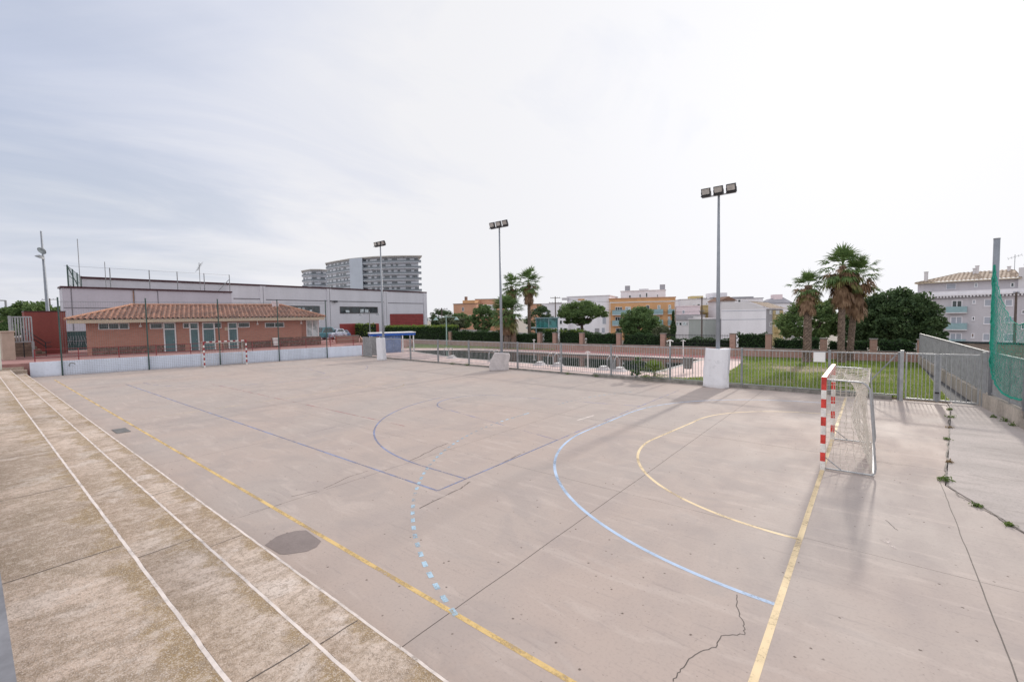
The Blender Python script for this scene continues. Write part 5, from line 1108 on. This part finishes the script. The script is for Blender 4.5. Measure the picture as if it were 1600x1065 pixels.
mb = MB(); s0, s1 = b.f(1146,464)[0], b.f(1179,464)[0]; mb.box(s0,s1,1,6,b.H+.26,b.f(1160,463.2)[1]); b.part(mb, 'roof_room', mGRY)
b = block('white_hill_house', 'white houses with dark sloping roof left of the single palm crown', 1195,150,1240,148,474,10,mWB1,group=GR); mb = MB(); H_ = b.H; mb.add([(-.3,-.3,H_),(b.L,-.3,H_),(b.L,9,H_),(-.3,9,H_),(b.L*.2,4,H_+1.6),(b.L*.75,4,H_+2.3)], [(0,1,5,4),(1,2,5),(2,3,4,5),(3,0,4),(0,3,2,1)]); b.part(mb, 'roof', mGRY)
wins(b, [(1201,477,1206,481),(1216,478,1221,482)], mGLS); s0, s1 = b.f(1213.5,460)[0], b.f(1227,460)[0]; mb = MB(); mb.box(s0,s1,2.5,6,H_,b.f(1220,459.3)[1]); b.part(mb, 'roof_tower', mPNK)
b = block('white_low_terrace', 'white terraced house below the sloping dark roof, beside the single palm', 1207,128,1248,124,481,10,mWB1,roofmat=mWB1,group=GR); wins(b, [(1226,486,1231,492)], mSHUT)
b = block('grey_garage', 'grey green windowless garage block left of the blank white gable', 1101,100,1133,100,498.5,9,M('grey_green_render',(.36,.385,.37),.9,.06,.4),roofmat=mWB2,group=GR)
s0 = b.f(1122,500)[0]; mb = MB(); mb.box(s0,b.L+.02,-.06,-.003,0,b.H-.02); b.part(mb, 'dark_pilaster', mGRY)
b = block('blank_gable_building', 'large building with a blank white gable wall and red tiled slope', 1127,95,1197,91,483,11,mWB1,group=GR)
sR, zR = b.L, b.f(1196,481)[1]; zL = b.f(1127,472.5)[1]; sm, zm = b.f(1168,471.5); mb = MB(); H_ = b.H
mb.add([(0,0,H_),(b.L,0,H_),(b.L,0,zR),(sm,0,zm),(0,0,zL),(0,11,H_),(b.L,11,H_),(b.L,11,zR),(sm,11,zm),(0,11,zL)], [(0,1,2,3,4),(9,8,7,6,5),(0,5,6,1),(4,3,8,9),(0,4,9,5),(1,6,7,2)]); b.part(mb, 'gable', mWB2)
mb = MB(); pe_ = PD(1224,482,104); pl = np.array([(pe_[:2]-b.A)@b.d, (pe_[:2]-b.A)@b.n]); q0 = np.array([b.L+.5,-.3,zR-.05]); q1 = np.array([pl[0]+.5, pl[1], zR-.05]); rg = np.array([sm,-.3,zm+.15])
tile_roof(mb, q0, q1, rg, rg+(q1-q0), .4, .06); b.part(mb, 'roof', mTILE2)
mb = MB()
for v in (485.5,499): z = b.f(1160,v)[1]; mb.box(0.05,b.L-.05,-.03,-.003,z-.05,z+.05)
b.part(mb, 'render_joints', mSHUT)
A2 = b.A+b.d*b.L+b.n*.0; b2 = Bld('gable_side', 'dark grey side front with yellow balconies right of the blank gable', A2+b.d*.02, PD(1223,500,104), -3.4, 'building', GR)
H2 = b2.f(1210,482.5)[1]; mb = MB(); mb.box(0.02,b2.L,.0,.9,0,H2); b2.part(mb, 'wall', mGRY); mb = MB(); sq = b2.f(1207,500)[0]; mb.box(sq,b2.L,-.1,-.003,0,H2-.3); b2.part(mb, 'yellow_bay', mYLB)
wins(b2, [(1202,484.5,1205.5,490.5),(1202,503,1205.5,510)]); b2.window(b2.rect(1211,485,1217,495), 1, mFRAME, mGLS, y=-.1); b2.window(b2.rect(1210,502,1216,510), 1, mFRAME, mGLS, y=-.1)
balc(b2, [(1207,491,1223,498),(1209,511,1221,517)], mYLB, .9, mYLB)

# right hand apartment building
ap = Bld('corner_flats', 'four storey lilac white flats with tiled roof behind the green net', PD(1424,500,84), PD(1625,500,72), -3.4, 'building')
HM = ap.f(1510,457)[1]; mb = MB(); mb.box(0,ap.L,0,13,0,HM-.5); ap.part(mb, 'wall', mFLAT)
mb = MB(); mb.box(-.5,ap.L+.5,-.65,13.2,HM-.5,HM-.15); mb.box(-.3,ap.L+.3,-.45,-.25,HM-.147,HM+.35)
for s0 in np.arange(-.3, ap.L+.4, .42): mb.box(s0,s0+.2,-.6,-.003,HM-.8,HM-.503)
ap.part(mb, 'cornice', mWB1)
mb = MB(); p0, p1 = ap.f(1434,445,.9)[0], ap.L+1; HP = ap.f(1510,438.5,.9)[1]; mb.box(p0,p1,.9,12,HM-.45,HP); ap.part(mb, 'penthouse', mFLAT)
mb = MB(); e0 = ap.f(1429,440,.2)[0]; e1 = ap.f(1596,437,.2)[0]; r0s, r0z = ap.f(1502,426,6.0); r1s, r1z = ap.f(1584,421,6.0); rz_ = (r0z+r1z)/2
tile_roof(mb, (e0,.1,HP+.05), (e1,.1,HP+.05), (r0s,6,rz_), (r1s,6,rz_), .52, .09); tile_roof(mb, (e1,.1,HP+.05), (e1,12.2,HP+.05), (r1s,6,rz_), (r1s,6,rz_), .52, .09); tile_roof(mb, (e0,12.2,HP+.05), (e0,.1,HP+.05), (r0s,6,rz_), (r0s,6,rz_), .52, .09)
rfo = ap.part(mb, 'roof', mTILE2); mb = MB(); mb.box(e0,e1,.12,12.2,HP-.12,HP+.02); ap.part(mb, 'eaves', mFASC)
for (u0,u1,v0,v1,y_) in ((1444,1449,425.5,440,1.2),(1524,1529,416,428,4.5),(1520,1524,420,428,4.4),(1574,1579,417,424,5)):
    s0, z0 = ap.f(u0,v0,y_); s1, z1 = ap.f(u1,v1,y_); m_ = MB(); m_.box(s0,s1,y_,y_+.7,z1-.8,z0); m_.box(s0-.06,s1+.06,y_-.06,y_+.76,z0+.003,z0+.12); ap.part(m_, 'chimney', mWB2, rfo)
s0, z0 = ap.f(1592,418,.5); m_ = MB(); m_.box(s0,s0+4.5,.5,4,HM-.4,z0); ap.part(m_, 'stair_tower', mWB2)
for q in (Z5(522,285,626,345),): ap.window(ap.rect(*q, .9), 1, mWB1, mSHUT, y=.9, dep=.1)
for q, g in ((Z5(815,278,850,325),mSHUT),(Z5(1190,275,1232,322),mGLS)): ap.window(ap.rect(*q, .9), 1, mFRAME, g, y=.9, fw=.1)
balc(ap, [Z5(525,525,742,585),Z5(525,695,742,760),Z5(520,862,725,905)], mTBAL, .9)
for q, g in ((Z5(578,460,690,570),mGLS),(Z5(565,628,690,745),mSHUT),(Z5(558,800,685,890),mSHUT)): ap.window(ap.rect(*q), 2, mWB1, g, fw=.12)
for q, g in ((Z5(793,455,830,495),mSHUT),(Z5(788,628,820,668),mGLS),(Z5(780,802,815,850),mPLIN),(Z5(916,447,1000,522),mSHUT),(Z5(910,628,990,708),mSHUT),(Z5(900,802,980,880),mSHUT),(Z5(1130,448,1215,520),mSHUT),(Z5(1125,628,1240,692),mSHUT),(Z5(1115,804,1230,888),mSHUT),(Z5(1305,560,1340,600),mGLS),(Z5(1300,690,1340,760),mGLS)):
    rr = ap.rect(*q); ap.window(rr, 1, mWB1, g, fw=.11); ap.sill(rr, mWB1)
p = ap.A+ap.d*ap.f(1583,420)[0]+ap.n*5; antenna((*p, ap.z0+rz_-.1), 2.6, 'television aerial on the tiled roof of the lilac white flats')
b = Bld('rubble_wall', 'dark rubble stone wall at the foot of the lilac white flats', PD(1466,540,56), PD(1640,540,48), -3.4, 'wall'); zt_ = b.f(1540,537)[1]; mb = MB(); mb.box(0,b.L,0,1,0,zt_); b.part(mb, 'wall', mSTONE); mb = MB(); mb.box(-.05,b.L+.05,-.08,1.05,zt_+.003,zt_+.22); b.part(mb, 'coping', mGLS)

# ================================================================== STREET THINGS
def lamp_double(u, vtop, d, label, col, arm=1.35):
    p = PD(u, vtop, d); zg = -.05; t = thing('street_lamp', (p[0],p[1],zg), label, 'street lamp', 'double street lamps'); h = p[2]
    MB().tube([(p[0],p[1],zg),(p[0],p[1],h)], [.09,.06], 8).build('pole', col, t)
    for sg in (-1,1):
        e = np.array([p[0],p[1],h-.25])+_R*np.array([1,1,0])*sg*arm; mb = MB(); mb.tube([(p[0],p[1],h-.45),(p[0],p[1],h-.2),e+(0,0,.05)], .035, 6); ar = mb.build('arm', col, t)
        mb = MB(); mb.tube([e+(0,0,.05),e+(0,0,-.12),e+(0,0,-.30)], [.06,.16,.36], 12); mb.build('lamp_shade', col, ar)
lamp_double(577,487,68,'dark double armed street lamp in front of the white hall',mGALVD)
lamp_double(697,493,58,'pale green double armed street lamp before the dark trees',M('pale_green_metal',(.30,.42,.40),.6))
def pole(u, vtop, d, label, arms=((.15,1.0),), zb=-3.3):
    p = PD(u, vtop, d); t = thing('utility_pole', (p[0],p[1],zb), label, 'utility pole', 'utility poles'); MB().tube([(p[0],p[1],zb),(p[0],p[1],p[2])], [.17,.12], 8).build('pole', mWOOD, t)
    for dz, w in arms:
        mb = MB(); a = np.array([p[0],p[1],p[2]-dz]); mb.obar(a-_R*np.array([1,1,0])*w, a+_R*np.array([1,1,0])*w, .12, .12); ar = mb.build('crossarm', mWOOD, t); mb = MB()
        for k in (-.9,-.45,.45,.9): q = a+_R*np.array([1,1,0])*w*k; mb.tube([q+(0,0,.06),q+(0,0,.3)], .05, 5)
        mb.build('insulators', mSHUT, ar)
    return np.array([p[0],p[1],p[2]])
pa = pole(1096.8,464,92,'tall dark utility pole in front of the yellow house',((.3,1.0),(3.0,.5)))
pb = pole(867.5,463,110,'utility pole with crossarms beside the umbrella pine',((.4,1.2),(1.6,1.6)))
pc = pole(690,481,90,'utility pole with crossarm above the trees right of the hall',((.3,1.2),))
pd_ = pole(77.5,466,110,'utility pole with crossarm behind the leaning lamp mast',((.3,2.0),)); 
pe = pole(1588,456,60,'dark utility pole seen through the green net',((.2,.4),))
p = PD(8.5,469,120); t = thing('utility_pole', (p[0],p[1],-3.3), 'steel pole with one sided arm at the far left edge', 'utility pole', 'utility poles'); MB().tube([(p[0],p[1],-3.3),tuple(p)], [.3,.22], 8).build('pole', mGALVD, t); mb = MB(); mb.obar(p+(0,0,-.1), p-_R*3.5*np.array([1,1,0])+(0,0,.1), .3, .3); mb.build('crossarm', mGALVD, t)
def cable(a, b_, sag, label):
    P = [a+(b_-a)*t_-np.array([0,0,sag*4*t_*(1-t_)]) for t_ in np.linspace(0,1,24)]; mb = MB(); mb.tube(P, .022, 4, False); tag(mb.build('overhead_cable', mBLK), label, 'cable', 'overhead cables')
cable(pa-(0,0,.2), pb-(0,0,.3), 1.0, 'thin overhead cable strung across the orange building between poles'); cable(pa-(0,0,2.9), pb-(0,0,1.6), 1.0, 'lower overhead cable crossing the orange building'); cable(pe-(0,0,.2), pa-(0,0,.2), 1.2, 'overhead cable crossing the lilac white flats to the pole in the town')
# leaning lamp mast at the left
p0 = PD(75,489,70); p1 = PD(64,361,70); p0 = p0+(p0-p1)*.25; t = thing('leaning_lamp_mast', (p0[0],p0[1],p0[2]), 'leaning grey lamp mast with two round lamps behind the terracotta wall', 'lamp mast')
MB().tube([p0,(p0+p1)/2,p1], [.26,.19,.11], 10).build('pole', mPOLE, t)
for (u, v, ax) in ((65.5,391.5,(.5,-.6,-.6)),(62,402,(-.2,-.35,-.9))):
    c = PD(u,v,69.6); ax = np.array(ax); ax /= np.linalg.norm(ax); mb = MB(); mb.tube([c-ax*.35,c-ax*.15,c+ax*.05], [.15,.45,.60], 16); hd = mb.build('lamp_head', mGALVD, t); mb = MB(); mb.tube([c+ax*.055,c+ax*.08], [.56,.54], 16); mb.build('lens', mGLSC, hd); mb = MB(); q = p0+(p1-p0)*((c[2]-p0[2])/(p1[2]-p0[2])); mb.tube([c-ax*.3,q], .06, 6); mb.build('bracket', mGALVD, hd)
# shelter by the pool
A_ = G(581,552)[:2]; B_ = G(648,549)[:2]; sh = Bld('pool_shelter', 'small pool shelter with bright blue roof edge, blue panel and white posts', A_, B_, 0.0, 'shelter')
zr = sh.f(615,524)[1]; zr2 = sh.f(615,519.5)[1]; Ls = sh.L
mb = MB(); mb.box(-.1,Ls+.1,-.15,2.4,zr,zr2-.06); sh.part(mb, 'roof', mBLUE); mb = MB(); mb.box(-.15,Ls+.15,-.2,2.45,zr2-.057,zr2+.03); sh.part(mb, 'roof_sheet', mWH2)
for (s0, y_) in ((.05,0),(sh.f(629,530)[0],0),(Ls-.1,0),(.05,2.2),(Ls-.1,2.2)): mb = MB(); mb.box(s0-.06,s0+.06,y_-.06,y_+.06,0,zr-.003); sh.part(mb, 'post', mWH2)
s0, s1 = sh.f(594,530)[0], sh.f(627,530)[0]; mb = MB(); mb.box(s0,s1,.15,.21,0,zr-.05); pn = sh.part(mb, 'panel', mBLUP); mb = MB()
for (a, c, w, h) in ((.45,1.62,.14,.05),(.52,1.48,.05,.25),(.66,1.50,.05,.30),(.60,1.42,.16,.05),(.50,.55,.05,.3),(.62,.7,.04,.2)): mb.box(s0+a*(s1-s0),s0+a*(s1-s0)+w,.140,.147,c,c+h)
sh.part(mb, 'chalk_marks', mSHUT, pn)
# brick planter and sloping stair wall at far corner, red bicycle rack, parked cars
A_ = np.array(PX(531,545,-47.5))[:2]; b = Bld('planter_wall', 'low brick planter wall beside the far white wall end', PX(527,545,-47.5), PX(561.5,545,-47.0), .9, 'wall'); z_ = b.f(545,525)[1]; mb = MB(); mb.box(0,b.L,0,.4,0,z_); b.part(mb, 'wall', mBRKW); mb = MB(); mb.box(-.04,b.L+.04,-.04,.44,z_+.003,z_+.08); b.part(mb, 'coping', mKERB)
a = PX(562,525,-47.0); c = PX(568,533,-45.0); mb = MB(); mb.hexa([(a[0],a[1],0),(c[0],c[1],0),(c[0]-.3,c[1]+.3,0),(a[0]-.3,a[1]+.3,0)],[tuple(a),tuple(c),(c[0]-.3,c[1]+.3,c[2]),(a[0]-.3,a[1]+.3,a[2])]); o = mb.build('sloping_wall', mBRKW); tag(o, 'short sloping brick wall dropping from the planter to the court', 'wall')
b = thing('bicycle_rack', PX(527,534,-50), 'dark red tubular bicycle rack beside the brick planter', 'bicycle rack'); q0 = np.array(PX(515,534,-50.5)); q1 = np.array(PX(539,533,-50)); mb = MB()
for t_ in np.linspace(0,1,6):
    q = q0+(q1-q0)*t_; mb.tube([(q[0],q[1],.98),(q[0],q[1],1.75),(q[0]-.1,q[1]+.25,1.82),(q[0]-.1,q[1]+.45,1.72),(q[0]-.1,q[1]+.45,.98)], .03, 6)
mb.tube([(q0[0],q0[1],1.2),(q1[0],q1[1]+.4,1.2)], .03, 6); mb.build('hoops', mRAIL, b)
def car(label, p, ang, paintm, hgt=1.5, L_=4.2, van=False):
    t = thing('parked_car', p, label, 'car', 'cars parked behind the clubhouse', ang); w = 1.75; fl = lambda mb, n, mt, pr=None: mb.build(n, mt, pr or t, local=True)
    prof = [(-L_/2,.32),(-L_/2,.80),(-L_/2+.12,.92),(-L_*.22,.98 if not van else 1.05),(L_/2-.9 if van else L_*.33,.98),(L_/2-.08,.88),(L_/2,.7),(L_/2,.32)]
    def shell(mb, pf, wt, wb):
        n = len(pf); vs = [(x_,-wb/2,z) for x_, z in pf]+[(x_,wb/2,z) for x_, z in pf]; mb.add(vs, [tuple(range(n)),tuple(range(2*n-1,n-1,-1))]+[(i,n+i,n+(i+1) % n,(i+1) % n) for i in range(n)])
    mb = MB(); shell(mb, prof, w, w); bd = fl(mb, 'body', paintm); bv = bd.modifiers.new('bevel','BEVEL'); bv.width = .07; bv.segments = 3
    cab = [(-L_*.20,.96),(-L_*.10,hgt-.06),(-L_*.02,hgt),(L_*.22,hgt),(L_*.30,hgt-.08),(L_*.40,.96)]; cw = w-.22
    mb = MB(); n = len(cab); vs = [(x_,-cw/2-(.0 if z > 1.1 else .08),z) for x_, z in cab]+[(x_,cw/2+(.0 if z > 1.1 else .08),z) for x_, z in cab]; mb.add(vs, [tuple(range(n)),tuple(range(2*n-1,n-1,-1))]+[(i,n+i,n+(i+1) % n,(i+1) % n) for i in range(n)]); cb = fl(mb, 'cabin', paintm)
    mb = MB()
    for sy in (-1,1):
        y_ = sy*(cw/2+.045); mb.add([(-L_*.16,y_+sy*.035,1.02),(-L_*.02,y_-sy*.02,hgt-.12),(L_*.10,y_-sy*.02,hgt-.10),(L_*.10,y_+sy*.035,1.02)], [(0,1,2,3)]); mb.add([(L_*.12,y_+sy*.035,1.02),(L_*.12,y_-sy*.02,hgt-.10),(L_*.24,y_-sy*.02,hgt-.12),(L_*.34,y_+sy*.035,1.02)], [(0,1,2,3)])
    mb.add([(-L_*.205,-cw/2+.05,1.0),(-L_*.205,cw/2-.05,1.0),(-L_*.108,cw/2-.1,hgt-.08),(-L_*.108,-cw/2+.1,hgt-.08)], [(0,1,2,3)]); mb.add([(L_*.408,-cw/2+.05,1.0),(L_*.408,cw/2-.05,1.0),(L_*.31,cw/2-.1,hgt-.1),(L_*.31,-cw/2+.1,hgt-.1)], [(0,1,2,3)]); fl(mb, 'window', mGLS, cb)
    for x_ in (-L_*.31,L_*.31):
        for sy in (-1,1):
            y_ = sy*(w/2-.10); mb = MB(); mb.tube([(x_,y_-.1,.31),(x_,y_+.1,.31)], .31, 16); wh = fl(mb, 'wheel', mBLK); mb = MB(); mb.tube([(x_,y_+sy*.101,.31),(x_,y_+sy*.11,.31)], .19, 12); fl(mb, 'rim', mGALV, wh)
    for sy in (-1,1):
        mb = MB(); mb.box(-L_/2-.012,-L_/2+.03,sy*.6-.18,sy*.6+.18,.66,.80); fl(mb, 'headlight', mGLSC); mb = MB(); mb.box(L_/2-.03,L_/2+.012,sy*.62-.12,sy*.62+.12,.66,.84); fl(mb, 'tail_light', mREDD)
for (u, d, ang, pm, h_, L_, van, lb) in ((503,62,1.9,mCAR1,1.75,4.4,True,'dark teal van parked beside the clubhouse corner'),(522,64,2.1,mCAR2,1.48,4.2,False,'silver hatchback parked right of the teal van'),(531,74,2.1,mCAR3,1.45,4.1,False,'dark blue car parked behind the silver hatchback')):
    p = PD(u,528,d); car(lb, (p[0],p[1],.98 if d < 70 else .6), ang, pm, h_, L_, van)
# glass lift box
b = Bld('glass_lift', 'teal glass lift box on legs left of the first pale block', PD(838,520,62), PD(857.5,520,60), 0, 'lift shaft'); z0_, z1_ = b.f(847,511.5)[1], b.f(847,496.5)[1]
mb = MB(); mb.box(.05,b.L-.05,.05,1.6,z0_,z1_-.1); b.part(mb, 'glazing', mGLBOX); mb = MB()
for x_ in (0,b.L):
    for y_ in (0,1.65): mb.box(x_-.05,x_+.05,y_-.05,y_+.05,0,z1_)
mb.box(-.15,b.L+.15,-.15,1.8,z1_-.09,z1_+.06); mb.box(-2.2,b.L+.05,-.06,1.7,z0_-.12,z0_-.003); b.part(mb, 'frame', mTBAL)

# ================================================================== POOL FURNITURE
def ladder(x, y, label, ang=0.0):
    t = thing('pool_ladder', (x,y,0), label, 'pool ladder', 'pool ladders', ang); f_ = lambda mb, n, mt: mb.build(n, mt, t, local=True)
    for sx in (-.25,.25):
        P = [(sx,-.75,0),(sx,-.75,.55)]+[(sx,-.38-.37*math.cos(a),.55+.36*math.sin(a)) for a in np.linspace(.3,PI-.1,9)]+[(sx,0.02,.3),(sx,0.05,-.9)]; f_(MB().tube(P, .028, 7), 'handrail', mGALV)
    for z in (-.3,-.6): f_(MB().box(-.25,.25,0.0,.09,z,z+.03), 'rung', mGALV)
def block_(x, y, ang, label):
    t = thing('starting_block', (x,y,0), label, 'starting block', 'starting blocks on the pool edge', ang); f0 = mSHUT; MB().hexa([(-.48,-.4,.0),(.48,-.4,0),(.48,.15,0),(-.48,.15,0)],[(-.22,-.22,.16),(.22,-.22,.16),(.22,.15,.20),(-.22,.15,.20)]).build('base', mMAT, t, local=True); MB().hexa([(-.2,-.24,.203),(.2,-.24,.203),(.2,.18,.233),(-.2,.18,.233)],[(-.2,-.24,.23),(.2,-.24,.23),(.2,.18,.26),(-.2,.18,.26)]).build('top', mWH2, t, local=True)
ladder(-29.6,14.9,'curved steel pool ladder nearest the blue shelter',.2); ladder(-23.3,14.15,'curved steel pool ladder left of the foam block',.1); ladder(-17.2,13.75,'curved steel pool ladder just right of the foam block',.05); ladder(-12.3,13.45,'curved steel pool ladder left of the small fan palm')
ladder(-41.2,19.5,'curved steel pool ladder at the pointed far end of the pool',1.0)
block_(-28.7,14.2,.2,'white starting block at the pool edge near the shelter'); block_(-23.2,13.7,.1,'white starting block left of the foam block behind the fence'); block_(-18.4,13.45,.05,'white starting block right of the foam block'); block_(-16.8,13.4,.05,'second white starting block right of the foam block'); block_(-13.0,13.1,0,'white starting block left of the small fan palm'); block_(-11.8,13.0,0,'white starting block closest to the small fan palm')
p = G(1075,583); b = thing('litter_bin', (p[0],p[1],0), 'grey litter bin on posts standing by the pool corner', 'bin'); mb = MB(); mb.tube([(p[0],p[1],.28),(p[0],p[1],.95)], [.21,.25], 14); mb.build('bucket', mBIN, b)
for sx in (-.28,.28): MB().tube([(p[0]+sx,p[1],0),(p[0]+sx,p[1],.98)], .022, 6).build('post', mGALVD, b)
def shower(u, y, label, h=2.0):
    x = PY(u,545,y)[0]; t = thing('pool_shower', (x,y,0), label, 'shower', 'pool showers'); MB().tube([(x,y,0),(x,y,h)], .045, 8).build('post', mWH2, t); MB().tube([(x-.2,y,h-.06),(x,y,h+.03),(x+.2,y,h-.06)], .03, 6).build('arm', mWH2, t)
shower(1067.5,25.4,'white pool shower post at the back edge below the cypress',1.35); shower(834.5,26.3,'white pool shower post near the slim palm',1.1); shower(918.5,13.1,'white shower post at the near pool edge',1.15); shower(1047,13.4,'grey shower post by the pool corner behind the fence',2.0)
